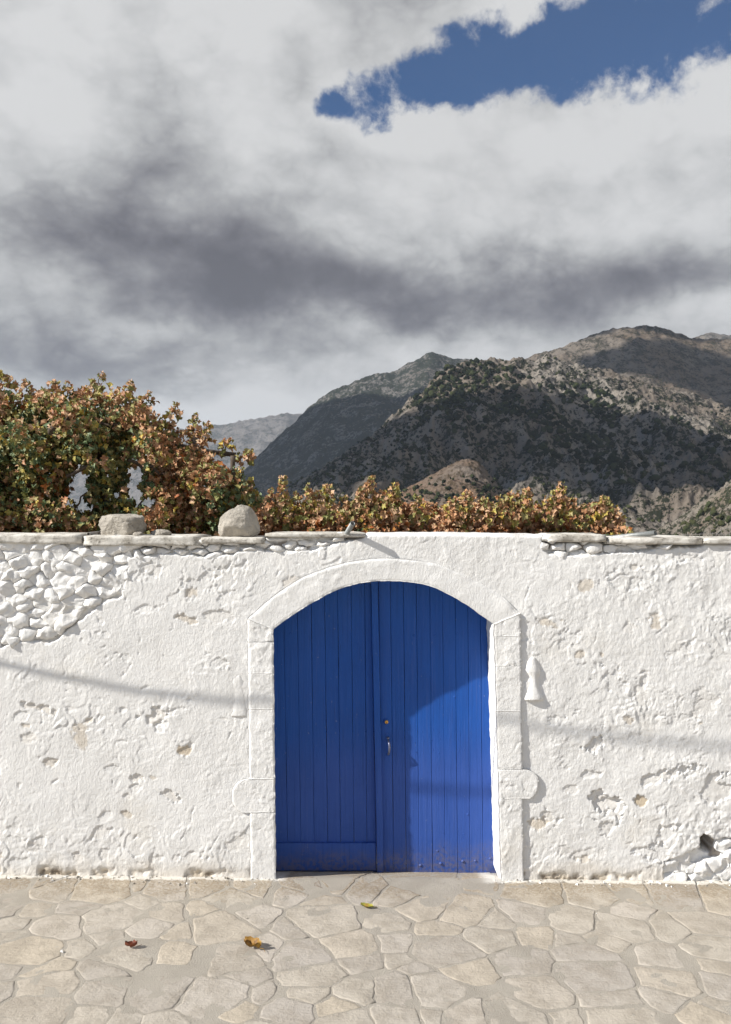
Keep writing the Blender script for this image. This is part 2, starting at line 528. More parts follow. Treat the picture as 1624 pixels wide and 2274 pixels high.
def mat_mountain(name, rock, soil, scrub, s=1.0, cover=0.5, soil_amt=0.5):
    """limestone with soil and low scrub; s = size of the pattern in metres per unit"""
    m, g, b = material(name)
    p = geo_pos(g)
    big = g.noise(p, 0.004 / s, 5, 0.6); mid = g.noise(p, 0.022 / s, 6, 0.65); fin = g.noise(p, 0.11 / s, 5, 0.7)
    c = g.mix(g.ramp(mid, 0.40, 0.62), rock, tuple(v * 0.62 for v in rock))
    c = g.mix(g.math('MULTIPLY', g.ramp(big, 0.42, 0.62), soil_amt), c, soil)
    nz = g.sep(g.new('ShaderNodeNewGeometry').outputs['Normal'])[2]
    tuft = g.ramp(g.math('ADD', fin, g.math('MULTIPLY', g.math('SUBTRACT', mid, 0.5), 0.8)), 0.62 - cover * 0.25, 0.70 - cover * 0.25)
    c = g.mix(tuft, c, scrub)
    g.put(b.inputs['Base Color'], c); b.inputs['Roughness'].default_value = 1.0
    b.inputs['Specular IOR Level'].default_value = 0.0
    g.put(b.inputs['Normal'], g.bump(g.math('ADD', g.math('MULTIPLY', mid, 1.4), g.math('MULTIPLY', fin, 0.6)), 1.0, 7.0 * s))
    return m


def mat_bush(name, a, bcol):
    m, g, b = material(name)
    p = geo_pos(g); n = g.noise(p, 0.03, 4, 0.6); n2 = g.noise(p, 0.6, 4, 0.6)
    c = g.mix(g.ramp(n, 0.4, 0.6), a, bcol)
    c = g.mix(g.math('MULTIPLY', g.ramp(n2, 0.45, 0.65), 0.5), c, tuple(v * 0.5 for v in a))
    g.put(b.inputs['Base Color'], c); b.inputs['Roughness'].default_value = 1.0; b.inputs['Specular IOR Level'].default_value = 0.0
    g.put(b.inputs['Normal'], g.bump(n2, 1.0, 0.8))
    return m


M = dict(
    plaster=mat_whitewash('whitewashed_plaster', True), stone=mat_whitewash('whitewashed_stone'),
    coping=mat_coping(),
    rock=mat_rock('grey_limestone', (0.52, 0.475, 0.405), (0.37, 0.335, 0.285), (0.11, 0.098, 0.08)),
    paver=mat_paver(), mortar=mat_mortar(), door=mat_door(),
    steel=mat_simple('galvanised_steel', (0.27, 0.28, 0.27), 0.5, 0.35, 0.4),
    dull=mat_simple('dull_metal', (0.30, 0.28, 0.26), 0.6, 0.4, 0.4),
    brass=mat_simple('brass', (0.62, 0.33, 0.08), 0.35, 0.9, 0.3),
    worn=mat_simple('worn_handle_metal', (0.20, 0.21, 0.29), 0.4, 0.4, 0.9, 160.0),
    black=mat_simple('dark_iron', (0.03, 0.03, 0.035), 0.6, 0.3, 0.2),
    rubber=mat_simple('black_cable_sheath', (0.02, 0.02, 0.02), 0.6, 0.0, 0.2),
    wood=mat_simple('vine_wood', (0.11, 0.085, 0.065), 0.9, 0.0, 0.6, 30.0, 0.8),
    soil=mat_simple('garden_soil', (0.16, 0.12, 0.085), 1.0, 0.0, 0.4, 3.0, 0.5),
)

# ------------------------------------------------------------------ street and paving
RECESS = 0.30          # how far the door stands back from the wall face


def gz(x, y):
    """street level: a slight fall to the right, dipping to the sill of the door"""
    x = np.asarray(x, float); y = np.asarray(y, float)
    return -0.008 - 0.0085 * np.clip(x, -6, 6) - 0.285 * np.clip(y - 0.02, 0, 0.4) + 0.004 * fbm(x * 1.3, y * 1.3, 2, 77)


def whitewash_splash(mat):
    """lime wash slopped on the ground along the foot of the wall"""
    g = NG(mat.node_tree)
    b = next(n for n in g.n if n.type == 'BSDF_PRINCIPLED')
    src = b.inputs['Base Color'].links[0].from_socket
    p = geo_pos(g); x, y, z = g.sep(p)[:3]
    n = g.noise(p, 7.0, 4, 0.6); n2 = g.noise(p, 70.0, 4, 0.7)
    e = g.math('ADD', y, g.math('MULTIPLY', g.math('SUBTRACT', n, 0.5), 0.11))
    e = g.math('ADD', e, g.math('MULTIPLY', g.math('SUBTRACT', n2, 0.5), 0.05))
    f = g.math('MULTIPLY', g.ramp(e, -0.062, -0.035), 0.85)
    door = g.math('MULTIPLY', g.ramp(x, -0.60, -0.52), g.ramp(x, 0.86, 0.78))
    f = g.math('MULTIPLY', f, g.math('SUBTRACT', 1.0, door))
    g.put(b.inputs['Base Color'], g.mix(f, src, (0.70, 0.67, 0.61)))


whitewash_splash(M['paver']); whitewash_splash(M['mortar'])


def build_street():
    def axis(lo, hi, f0, f1, fine, far):
        a = list(np.arange(f0, f1 + 1e-6, fine))
        s = fine; v = f0
        left = []
        while v > lo: s *= 1.5; v -= s; left.append(max(v, lo))
        s = fine; v = f1; right = []
        while v < hi: s *= 1.5; v += s; right.append(min(v, hi))
        return np.array(left[::-1] + a + right)
    xs = axis(-9000, 9000, -3.8, 3.8, 0.03, 0)
    ys = np.concatenate([axis(-9000, -3.0, -3.0, -3.0, 0.03, 0)[:-1], np.arange(-3.0, 0.40, 0.03)])
    X, Y = np.meshgrid(xs, ys)
    near = (np.abs(X) < 4) & (Y > -3.2)
    Z = gz(X, Y) + np.where(near, 0.0040 * fbm(X * 7, Y * 7, 4, 5), 0)
    V = np.stack([X, Y, Z], -1).reshape(-1, 3)
    st = np_mesh('street', V, grid_faces(*X.shape), M['mortar'])
    tag(st, 'sand coloured mortar bed of the crazy paved lane along the wall', kind='structure')
    # stones, set out where the photograph shows them
    z1 = [(60,85),(240,90),(330,140),(590,135),(860,100),(1060,105),(1250,90),(1400,170),(40,220),(210,225),(500,210),(850,210),(690,290),(1010,270),(1260,240),(1550,300),(70,335),(355,345),(45,430),(715,385),(910,345),(1145,390),(1390,365),(460,480),(960,455),(120,520),(40,600),(820,520),(1110,505),(1290,520),(1430,520),(1590,470),(270,610),(670,615),(1060,610),(1480,640),(280,735),(650,760),(1010,740),(1300,770),(10,790),(200,880),(1450,860),(560,880),(760,900),(1050,900),(1600,740)]
    z2 = [(600,55),(420,85),(370,115),(560,160),(860,100),(1150,70),(1060,140),(1500,80),(1200,200),(950,290),(1400,240),(1580,285),(580,310),(360,380),(1000,420),(1300,330),(1560,380),(700,440),(1320,460),(420,510),(760,540),(1020,525),(490,630),(820,630),(1140,600),(1450,590),(290,750),(480,750),(770,745),(990,740),(1210,720),(1500,720),(370,860),(650,840),(950,870),(1180,850),(1450,870),(700,920)]
    z3 = [(420,130),(750,150),(1060,130),(1340,140),(1550,160),(330,250),(660,280),(980,250),(950,320),(1240,330),(1480,300),(400,380),(610,410),(870,385),(1000,500),(1180,510),(1350,520),(1560,470),(720,510),(360,540),(1570,540),(790,630),(1220,640),(1570,660),(460,720),(900,760),(1180,750),(1500,800),(300,860),(590,860),(980,880),(1250,890),(1450,870)]
    seeds = []
    for x0, zs in ((0, z1), (519.7, z2), (1039.4, z3)):
        for zx, zy in zs:
            dx = x0 + 0.36 * zx; dy = 1935.8 + 0.36 * zy
            dep = EYE * FPX / (dy - CY)
            seeds.append(((dx - CX) * dep / FPX, dep - DIST))
    r = random.Random(4)
    for _ in range(9000):                                # fill beyond the picture's edges
        x, y = r.uniform(-3.7, 3.7), r.uniform(-2.7, -0.05)
        if len(seeds) > 285: break
        if all((x - a) ** 2 + ((y - b)) ** 2 > 0.26 ** 2 for a, b in seeds): seeds.append((x, y))
    cells = voronoi_cells(seeds, (-3.75, 3.75, -2.75, 0.36), 0.008, [r.gauss(0, 0.022) for _ in seeds])
    for i, poly in enumerate(cells):
        if poly is None: continue
        cx = sum(p[0] for p in poly) / len(poly)
        if seeds[i][1] < -0.30 or not (-0.62 < cx < 0.92):
            poly = clip_half(poly, 0, 1, 0.015)
        else:
            poly = clip_half(clip_half(poly, -1, 0, 0.60), 1, 0, 0.92)
        if len(poly) < 3 or poly_area(poly) < 0.012: continue
        mx_ = sum(p[0] for p in poly) / len(poly); my_ = sum(p[1] for p in poly) / len(poly)
        if float(seg_dist(np.array(mx_), np.array(my_), poly)) < 0.042: continue
        pts = resample_corners(poly, 0.05)
        pts = [p for k, p in enumerate(pts) if math.dist(p, pts[k - 1]) > 0.024]; n = len(pts)
        if n < 5: continue
        cx = sum(p[0] for p in pts) / n; cy = sum(p[1] for p in pts) / n
        ins = r.choice((0.995, 0.985, 0.96, 0.98, 0.91, 0.97, 0.99))
        pts = [(cx + (x - cx) * ins + max(-.010, min(.010, r.gauss(0, 0.006))), cy + (y - cy) * ins + max(-.010, min(.010, r.gauss(0, 0.006)))) for x, y in pts]
        hgt = r.uniform(0.0008, 0.0036); tx, ty = r.gauss(0, 0.008), r.gauss(0, 0.008)
        rad_ = math.sqrt(poly_area(pts) / math.pi)
        V = []; F = []
        for sc_, dz in ((1.0, -0.035), (1.0, hgt - 0.0035), (1 - 0.004 / rad_, hgt - 0.0005), (1 - 0.014 / rad_, hgt)):
            for k, (x, y) in enumerate(pts):
                px_, py_ = cx + (x - cx) * sc_, cy + (y - cy) * sc_
                zz = float(gz(px_, py_)) + dz
                if sc_ < 1 : zz += tx * (px_ - cx) + ty * (py_ - cy) + r.gauss(0, 0.0005)
                V.append((px_ - cx, py_ - cy, zz))
        for q in range(3):
            for k in range(n):
                F.append((q * n + k, q * n + (k + 1) % n, (q + 1) * n + (k + 1) % n, (q + 1) * n + k))
        V.append((0, 0, float(gz(cx, cy)) + hgt + r.gauss(0, 0.001)))
        for k in range(n): F.append((3 * n + k, 3 * n + (k + 1) % n, 4 * n))
        o = mesh_obj('paving_stone', V, F, M['paver'], st)
        o.location = (cx, cy, 0)


build_street()

# ------------------------------------------------------------------ the white wall
def px_poly(pts): return [(P(a, b).x, P(a, b).z) for a, b in pts]


RUBBLE = [  # outlines where the plaster is gone: (outline, depth, stone spacing, how proud the stones sit)
    (px_poly([(-420,1200),(275,1210),(284,1255),(270,1325),(225,1340),(182,1375),(150,1400),(112,1430),(60,1424),(0,1438),(-420,1450)]), 0.030, 0.215, 0.014),
    (px_poly([(276,1202),(590,1203),(760,1190),(806,1192),(700,1220),(640,1226),(560,1220),(470,1238),(380,1230),(283,1238)]), 0.040, 0.15, 0.008),
    (px_poly([(1204,1196),(1340,1200),(1564,1207),(1562,1214),(1460,1220),(1420,1226),(1340,1228),(1250,1236),(1208,1225)]), 0.045, 0.19, 0.010),
    (px_poly([(1476,1914),(1530,1897),(1588,1866),(1800,1850),(1800,1958),(1476,1956)]), 0.050, 0.24, 0.004),
]
# knocks in the plaster: px, py, half width, half height, depth, tilt, tan stain
KNOCKS = [(1338,1778,30,24,.030,.2,.15),(1356,1800,28,30,.020,-.2,.1),(1350,1832,18,22,.014,0,.1),(410,1373,30,9,.014,-.25,.5),(490,1372,30,12,.010,-.2,.1),(85,1572,40,10,.016,-.15,.3),(345,1588,28,16,.018,.2,.2),(280,1462,22,12,.006,.3,0),
          (482,1470,24,14,.010,-.6,0),(312,1726,18,11,.016,.1,.2),(385,1772,34,12,.016,-.5,.2),(110,1692,16,9,.012,0,.4),(412,1668,18,10,.004,0,.8),
          (176,1636,16,24,.003,0,.5),(325,1352,28,9,.009,.2,0),(220,1850,28,10,.009,.5,.1),(90,1870,34,12,.009,.4,.1),(165,1905,14,10,.01,.3,.2),
          (104,1945,26,8,.014,0,.9),(60,1640,20,12,.008,.2,.2),(355,1905,16,10,.010,0,.1),(235,1812,26,10,.008,.6,0),(530,1880,30,18,.007,.2,.1),(420,1905,30,12,.006,.1,.1),
          (1322,1656,22,15,.028,.2,.1),(1418,1778,15,11,.022,.2,.9),(1480,1722,56,12,.018,.35,.1),(1545,1712,30,14,.012,.3,0),(1445,1895,30,20,.014,.1,0),(1220,1815,16,26,.012,.5,.2),
          (1200,1830,24,12,.010,.3,.6),(1590,1760,30,34,.016,-.5,.1),(1408,1260,22,10,.010,.1,.3),(1372,1290,18,30,.010,.5,0),(1540,1240,36,8,.009,-.1,.1),(1262,1420,24,18,.008,.5,0),
          (1420,1545,16,34,.008,.4,.1),(1520,1440,40,10,.006,.5,0),(1300,1300,18,12,.006,0,.5),(1456,1378,14,16,.007,0,.5),(1245,1600,30,12,.008,.3,0),(1480,1850,30,14,.010,.5,0),
          (1590,1900,14,22,.02,0,0),(640,1290,20,12,.006,.5,.3),(1370,1520,20,40,.007,.5,0),(1505,1600,26,12,.006,.4,0),(1300,1900,40,14,.006,.2,.1),(1560,1560,30,30,.007,.4,.1),
          (310,1280,26,10,.007,.2,0),(440,1300,40,26,.009,.4,0),(500,1330,30,14,.008,.5,0),(520,1265,26,14,.008,.3,0),(390,1330,16,20,.006,.2,0)]
HOLE = (1571, 1876, 17, 20)
JL = lambda y: 549 + (y - 1372) * 7 / 580      # outer and inner edges of the two jambs, in picture units
Jl = lambda y: 608 + (y - 1397) * 6 / 555
Jr = lambda y: 1096 + (y - 1386) * 16 / 570
JR = lambda y: 1155 + (y - 1362) * 8 / 593
ARCH_IN = [(608,1397),(650,1366),(692,1340),(750,1310),(804,1294.5),(860,1290),(920,1294),(960,1303),(1004,1324),(1046,1350),(1096,1386)]
ARCH_OUT = [(549,1373),(600,1328),(640,1300),(680,1277),(760,1250),(840,1239),(920,1243),(980,1253),(1050,1282),(1110,1320),(1155,1362)]


def smooth_line(pts, n):
    """even samples along a Catmull-Rom curve"""
    pts = [Vector((a, b)) for a, b in pts]
    q = [2 * pts[0] - pts[1]] + pts + [2 * pts[-1] - pts[-2]]
    out = []
    for i in range(1, len(q) - 2):
        for k in range(12):
            t = k / 12
            out.append(0.5 * (2 * q[i] + (q[i + 1] - q[i - 1]) * t + (2 * q[i - 1] - 5 * q[i] + 4 * q[i + 1] - q[i + 2]) * t * t + (3 * q[i] - q[i - 1] - 3 * q[i + 1] + q[i + 2]) * t ** 3))
    out.append(pts[-1])
    L = [0]
    for a, b in zip(out, out[1:]): L.append(L[-1] + (b - a).length)
    res = []
    for k in range(n):
        s = L[-1] * k / (n - 1)
        j = max(0, min(len(out) - 2, int(np.searchsorted(L, s)) - 1))
        f = (s - L[j]) / max(L[j + 1] - L[j], 1e-9)
        res.append(out[j].lerp(out[j + 1], f))
    return res


def relief(x, z, amp=1.0):
    """unevenness of lime plaster, metres outwards"""
    wx = x + 0.05 * pn(x * 6, z * 6, 31); wz = z + 0.05 * pn(x * 6, z * 6, 32)
    calm = 0.34 + 0.66 * sstep(-0.05, 0.45, fbm(x * 1.5, z * 1.5, 3, 36) + 0.22 * sstep(1.0, 1.5, x))
    h = 0.0024 * fbm(wx * 13, wz * 11, 4, 41, 0.6) * calm + 0.0011 * fbm(x * 46, z * 42, 3, 45)
    for k, (sc_, lev, a) in enumerate(((2.4, 3.5, 0.0044), (6.5, 3.5, 0.0030), (17.0, 3.2, 0.0020))):
        q = fbm(wx * sc_ + 11 * k, wz * sc_ * 0.9, 4, 51 + 5 * k, 0.58) * lev + 0.35
        fl = np.floor(q); br = np.clip(0.35 + 1.5 * fbm(x * sc_ * 0.9 + 31, z * sc_ * 0.9, 2, 351 + k), 0, 1.2)      # edges come and go
        h = h + a * (fl * 0.35 + sstep(0.0, 0.05 + 0.5 * (1 - np.clip(br, 0, 1)), q - fl) - 0.65 * (q - fl)) * br * (calm * (0.8 + 0.7 * sstep(1.0, 1.5, x)) if k else 1.1)
    c = np.abs(pn(wx * 3.1, wz * 1.1, 90)) + 0.25 * np.abs(pn(wx * 12, wz * 9, 93))          # hairline cracks, mostly upright
    h = h - 0.0045 * (1 - sstep(0.0, 0.035, c)) * sstep(-0.10, 0.12, pn(x * 1.4, z * 1.4, 96))
    return h * amp


def build_wall():
    root = empty('garden_wall', (0, 0, 0))
    tag(root, 'old whitewashed rubble and plaster wall around the arched blue doors', 'wall')
    fine = np.arange(-2.92, 2.92, 0.0066)
    side = np.arange(2.95, 8.0, 0.05)
    xs = np.concatenate([-side[::-1], fine, side])
    tops_px = [(-9999, 1205), (184, 1205), (186, 1210), (446, 1210), (448, 1206), (588, 1206), (590, 1193), (800, 1192), (818, 1184), (1000, 1183), (1208, 1187), (1216, 1203), (1345, 1203), (1348, 1208), (1556, 1208), (1560, 1206), (9999, 1206)]
    tx = [P(a, b).x for a, b in tops_px]; tz = [P(a, b).z for a, b in tops_px]
    nr = 360
    X = np.tile(xs, (nr, 1)); T = np.tile(np.linspace(0, 1, nr)[:, None], (1, len(xs)))
    top = np.interp(xs, tx, tz) + 0.004 * fbm(xs * 9, xs * 0, 3, 8)
    Z = -0.10 + T * (top[None, :] + 0.10)
    h = 0.008 * fbm(X * 1.5, Z * 1.5, 2, 21) + 0.0024 * fbm(X * 5, Z * 5.5, 3, 24) + relief(X, Z)
    # the right hand stretch was thrown on rougher, with diagonal trowel ridges
    rr = sstep(1.05, 1.5, X) * (0.45 + 0.55 * sstep(0.9, 1.8, Z))
    u = X * 0.86 + Z * 0.5; v = Z * 0.86 - X * 0.5
    h = h + rr * (0.0020 * (ridged(u * 15, v * 8, 3, 61) - 1.0) + 0.0013 * fbm(X * 26, Z * 22, 3, 65))
    lr = sstep(0.75, 0.25, Z) * sstep(1.9, 2.3, X) + 0.5 * sstep(0.5, 0.1, Z) * sstep(-1.2, -1.9, X)
    h = h + lr * (0.010 * fbm(X * 9, Z * 9, 3, 71) + 0.004 * (ridged(X * 14, Z * 14, 3, 75) - 1))
    tan = np.zeros_like(X); grime = np.zeros_like(X)
    jit = 0.85 * fbm(X * 9, Z * 9, 5, 81, 0.65)
    rk = random.Random(77); jit2 = fbm(X * 40, Z * 40, 2, 83)
    extra = []
    for _ in range(130):                                  # little chips all over
        a_ = rk.uniform(-60, 1690); b_ = rk.uniform(1225, 1930)
        if 500 < a_ < 1205 and b_ > 1230: continue
        s_ = rk.choice((5, 6, 8, 10, 14)); extra.append((a_, b_, s_ * rk.uniform(.8, 1.8), s_ * rk.uniform(.5, 1), rk.uniform(.003, .007), rk.uniform(-.3, .8), rk.choice((0, 0, 0, .1, .5))))
    for px, py, w, hh, dep, rot, st in [(a_, b_, c_, d_, e_ * 0.65, f_, g_) for a_, b_, c_, d_, e_, f_, g_ in KNOCKS] + extra:
        c = P(px, py); k = 1 / 321.0; R_ = max(w, hh) * k * 1.9 + 0.03
        i0, i1 = np.searchsorted(xs, [c.x - R_, c.x + R_]); j0 = max(0, int((c.z - R_ + 0.10) / 2.55 * nr)); j1 = min(nr, int((c.z + R_ + 0.10) / 2.38 * nr) + 2)
        if i1 <= i0 or j1 <= j0: continue
        w_ = np.s_[j0:j1, i0:i1]
        dx, dz = X[w_] - c.x, Z[w_] - c.z
        ca, sa = math.cos(rot), math.sin(rot)
        a = (dx * ca + dz * sa) / (w * k); b = (dz * ca - dx * sa) / (hh * k)
        r2 = np.sqrt(a * a + b * b) + jit[w_] * 1.3
        mk = sstep(1.0, 0.90, r2) * (0.55 + 0.45 * np.clip(0.5 + 0.6 * b, 0, 1))
        h[w_] -= dep * mk
        tan[w_] = np.maximum(tan[w_], st * sstep(1.0, 0.7, r2 + 0.25 * jit2[w_]))
    for poly, dep, sp, pr in RUBBLE:
        d = seg_dist(X, Z, poly); s = np.where(in_poly(X, Z, poly), d, -d) + 0.016 * fbm(X * 20, Z * 20, 3, 85)
        mk = sstep(-0.008, 0.012, s)
        h = h * (1 - mk) + mk * (-dep - 0.004 + (0.010 if dep > 0.021 else 0.016) * fbm(X * (12 if dep > 0.021 else 14), Z * (12 if dep > 0.021 else 14), 3, 87, 0.55))
        if dep > 0.035:
            grime = np.maximum(grime, sstep(0.0, 0.02, s) * sstep(0.05, 0.3, fbm(X * 8, Z * 8, 3, 88)) * 0.8)
    c = P(HOLE[0], HOLE[1])
    r2 = np.hypot((X - c.x) / (HOLE[2] / 321), (Z - c.z) / (HOLE[3] / 321)) + jit * 0.35
    mk = sstep(1.1, 0.85, r2); h = h * (1 - mk) - 0.20 * mk
    grime = np.maximum(grime, sstep(0.95, 0.75, r2))
    # foot of the wall: plaster broken away in places, earth stains
    foot = sstep(0.075, 0.02, Z + 0.03 * fbm(X * 7, Z * 4, 3, 99) - gz(X, 0)) * sstep(-0.15, 0.15, fbm(X * 4, Z * 2, 3, 98))
    h = h - 0.024 * foot * (0.6 + 0.8 * np.abs(fbm(X * 18, Z * 18, 2, 92)))
    tan = np.maximum(tan, 0.75 * foot); grime = np.maximum(grime, foot * 0.8 * sstep(0.0, 0.25, fbm(X * 15, Z * 15, 3, 97)))
    tan = np.maximum(tan, 0.32 * sstep(0.16, 0.02, Z + 0.08 * fbm(X * 5, Z * 5, 3, 95)))
    # weather stain below the top edge
    grime = np.maximum(grime, 0.45 * sstep(0.05, 0.0, top[None, :] - Z + 0.03 * fbm(X * 8, Z * 8, 3, 94)) * sstep(0.0, 0.35, fbm(X * 5, Z * 9, 4, 93)))
    # rounding of the top edge
    h = h - 0.03 * sstep(0.03, 0.0, top[None, :] - Z) ** 2
    V = np.stack([X, -h, Z], -1)
    # opening, hidden under the door surround
    outer = [((a.x), (a.y)) for a in smooth_line([((i[0] + o[0]) / 2, (i[1] + o[1]) / 2) for i, o in zip(ARCH_IN, ARCH_OUT)], 40)]
    hole = px_poly([((JL(2100) + Jl(2100)) / 2, 2100)] + outer + [((JR(2100) + Jr(2100)) / 2, 2100)])
    F = grid_faces(*X.shape)
    cen = V.reshape(-1, 3)[F].mean(1)
    F = F[~in_poly(cen[:, 0], cen[:, 2], hole)]
    # crown and back of the wall
    n0 = X.size; nc = len(xs)
    yb = [0.10, 0.45, 0.47]; rows = []
    for y in yb: rows.append(np.stack([xs, np.full(nc, y), top - (0.004 if y < 0.46 else 0.02)], -1))
    rows.append(np.stack([xs, np.full(nc, 0.47), np.full(nc, -0.1)], -1))
    V2 = np.concatenate([V.reshape(-1, 3)] + rows)
    idx = [np.arange((nr - 1) * nc, nr * nc)] + [n0 + k * nc + np.arange(nc) for k in range(4)]
    ex = [np.stack([a[:-1], a[1:], b[1:], b[:-1]], 1) for a, b in zip(idx, idx[1:])]
    o = np_mesh('plaster', V2, np.concatenate([F] + ex), M['plaster'], root)
    for nm, arr in (('tan', tan), ('grime', grime)):
        at = o.data.attributes.new(nm, 'FLOAT', 'POINT')
        full = np.zeros(len(V2), np.float32); full[:n0] = np.clip(arr, 0, 1).ravel()
        at.data.foreach_set('value', full)
    # bare stones
    r = random.Random(9)
    for ri, (poly, dep, sp, pr) in enumerate(RUBBLE):
        A = np.array(poly); x0, z0 = A.min(0); x1, z1 = A.max(0)
        pts = []
        ax_, az_ = ((0.80, 1.15), (0.60, 1.30), (0.75, 1.25), (0.85, 1.1), (0.9, 1.1))[ri]
        for _ in range(5000):
            x, z = r.uniform(x0, x1) * ax_, r.uniform(z0, z1) * az_
            m = sp * r.choice((0.32, 0.45, 0.7, 1.0, 1.2))
            if all((x - a) ** 2 + (z - b) ** 2 > m * m for a, b in pts): pts.append((x, z))
        loose = ri in (1, 2)
        for cell in voronoi_cells(pts, ((x0 - .02) * ax_, (x1 + .02) * ax_, (z0 - .02) * az_, (z1 + .02) * az_), 0.007 if loose else 0.0):
            if cell is None: continue
            cell = [(a / ax_, b / az_) for a, b in cell]
            if poly_area(cell) < 0.0006: continue
            cx = sum(p[0] for p in cell) / len(cell); cz = sum(p[1] for p in cell) / len(cell)
            if not bool(in_poly(np.array([cx]), np.array([cz]), poly)[0]): continue
            if ri == 4 or math.hypot((cx - c.x) / 0.10, (cz - c.z) / 0.10) < 1 and ri == 3: continue
            size = math.sqrt(poly_area(cell)); n = 30
            q = resample(cell, n)
            if loose: q = [((q[k - 1][0] + 5 * q[k][0] + q[(k + 1) % n][0]) / 7, (q[k - 1][1] + 5 * q[k][1] + q[(k + 1) % n][1]) / 7) for k in range(n)]
            out = pr + r.uniform(-0.020, 0.012)
            sx, sz = r.gauss(0, 0.11), r.gauss(0, 0.11)
            ring = [(1.0, -dep - 0.03)] + [(s_, 1 - s_ ** 3.2) for s_ in (1.0, 0.95, 0.88, 0.79, 0.68, 0.54, 0.38, 0.2)]; nr_ = len(ring)
            A_ = np.array([(cx + (a_ - cx) * s_, cz + (b_ - cz) * s_) for s_, _ in ring for a_, b_ in q])
            B_ = np.repeat([d_ for _, d_ in ring], n); k_ = np.repeat(np.arange(nr_), n)
            # joints: shallow where the lime filled them, open here and there
            fj = fbm(A_[:, 0] * 5, A_[:, 1] * 5, 3, 171, 0.6)
            jo = -dep * 0.55 - 0.044 * np.clip(fj + 0.1, -0.25, 1) if loose else (-0.010 if ri == 0 else -0.018) - 0.036 * np.clip(fj, -0.3, 1)
            jo = np.minimum(jo, out + 0.002)
            f_ = min(1.0, size / 0.11)
            lump = f_ * 0.024 * fbm(A_[:, 0] * 10, A_[:, 1] * 10, 2, 174, 0.5) + 0.004 * fbm(A_[:, 0] * 48, A_[:, 1] * 48, 2, 178)
            top_ = out + lump + np.clip(sx * (A_[:, 0] - cx) + sz * (A_[:, 1] - cz), -0.018, 0.018)
            O_ = np.where(k_ == 0, -dep - 0.03, jo + (top_ - jo) * B_)
            wx_ = 0.030 * fbm(A_[:, 0] * 9 + 3, A_[:, 1] * 9, 3, 180, 0.6); wz_ = 0.030 * fbm(A_[:, 0] * 9, A_[:, 1] * 9 + 8, 3, 184, 0.6)
            V = np.stack([A_[:, 0] + wx_ * f_ - cx, -O_, A_[:, 1] + wz_ * f_ - cz], 1).tolist(); F = []
            for w_ in range(nr_ - 1):
                for k in range(n):
                    F.append((w_ * n + k, w_ * n + (k + 1) % n, (w_ + 1) * n + (k + 1) % n, (w_ + 1) * n + k))
            F.append(tuple(range((nr_ - 1) * n, nr_ * n)))
            so = mesh_obj('stone', V, F, M['stone'], root)
            so.location = (cx, 0, cz)
    return root


WALL = build_wall()


def patch(name, front, back_shift, mat, parent, seed, prot=0.019, depth=0.32, edge=0.010, soft=0.007, ends=(0.0, 0.0), sink=None):
    """a dressed block: `front` is an (nv, nu, 2) array of picture points; relief on the face, edges rounded, sides run back into the wall"""
    nv, nu = front.shape[:2]
    k = 1 / 321.0
    X = (front[..., 0] - CX) * k; Z = EYE - (front[..., 1] - CY) * k
    def edge_dist(ax):
        st = np.hypot(np.gradient(X, axis=ax), np.gradient(Z, axis=ax)).mean()
        i = np.arange((nv, nu)[ax]) * st
        return np.broadcast_to(i[:, None] if ax == 0 else i[None, :], (nv, nu)), np.broadcast_to(i[::-1][:, None] if ax == 0 else i[::-1][None, :], (nv, nu))
    wob = 1 + 1.0 * fbm(X * 9, Z * 9, 2, 127)
    e_in, e_out = edge_dist(1); e_a, e_b = edge_dist(0)
    jn = np.clip(0.5 + 1.6 * fbm(X * 8 + seed, Z * 8, 2, 129), 0, 1) * 0.007
    h = (prot + 0.003 * fbm(X * 6 + seed, Z * 6, 2, 121) + relief(X + seed * 0.7, Z, 0.85)
         - 0.006 * (1 - sstep(0, 0.008, e_in * wob)) ** 1.7 - soft * (1 - sstep(0, edge, e_out * wob)) ** 1.5
         - jn * (ends[0] * (1 - sstep(0, 0.007, e_a)) + ends[1] * (1 - sstep(0, 0.007, e_b))))
    if sink is not None: h = h - sink
    jx = 0.006 * fbm(Z * 11, X * 11, 3, 131); jz = 0.003 * fbm(Z * 14, X * 14, 3, 135)
    V = [np.stack([X + jx, -h, Z + jz], -1).reshape(-1, 3)]
    F = [grid_faces(nv, nu)[:, ::-1]]
    I = np.arange(nv * nu).reshape(nv, nu)
    def skirt(loop, ys):
        base = sum(len(v) for v in V)
        p0 = np.concatenate(V)[loop]
        prev = loop
        for y, sh in ys:
            q = p0.copy(); q[:, 1] = y; q[:, 0] += sh
            b = sum(len(v) for v in V)
            V.append(q); cur = b + np.arange(len(loop))
            F.append(np.stack([prev[:-1], prev[1:], cur[1:], cur[:-1]], 1)); prev = cur
    n = 6
    deep = [(y, back_shift * y / depth) for y in np.linspace(0.01, depth, n)]
    shallow = [(0.03, 0.0)]
    skirt(I[:, 0], deep)
    skirt(I[:, -1][::-1], shallow)
    skirt(I[0, ::-1], [(-prot * 0.4, 0.0)]); skirt(I[-1, :], [(-prot * 0.4, 0.0)])
    return np_mesh(name, np.concatenate(V), np.concatenate(F), mat, parent)


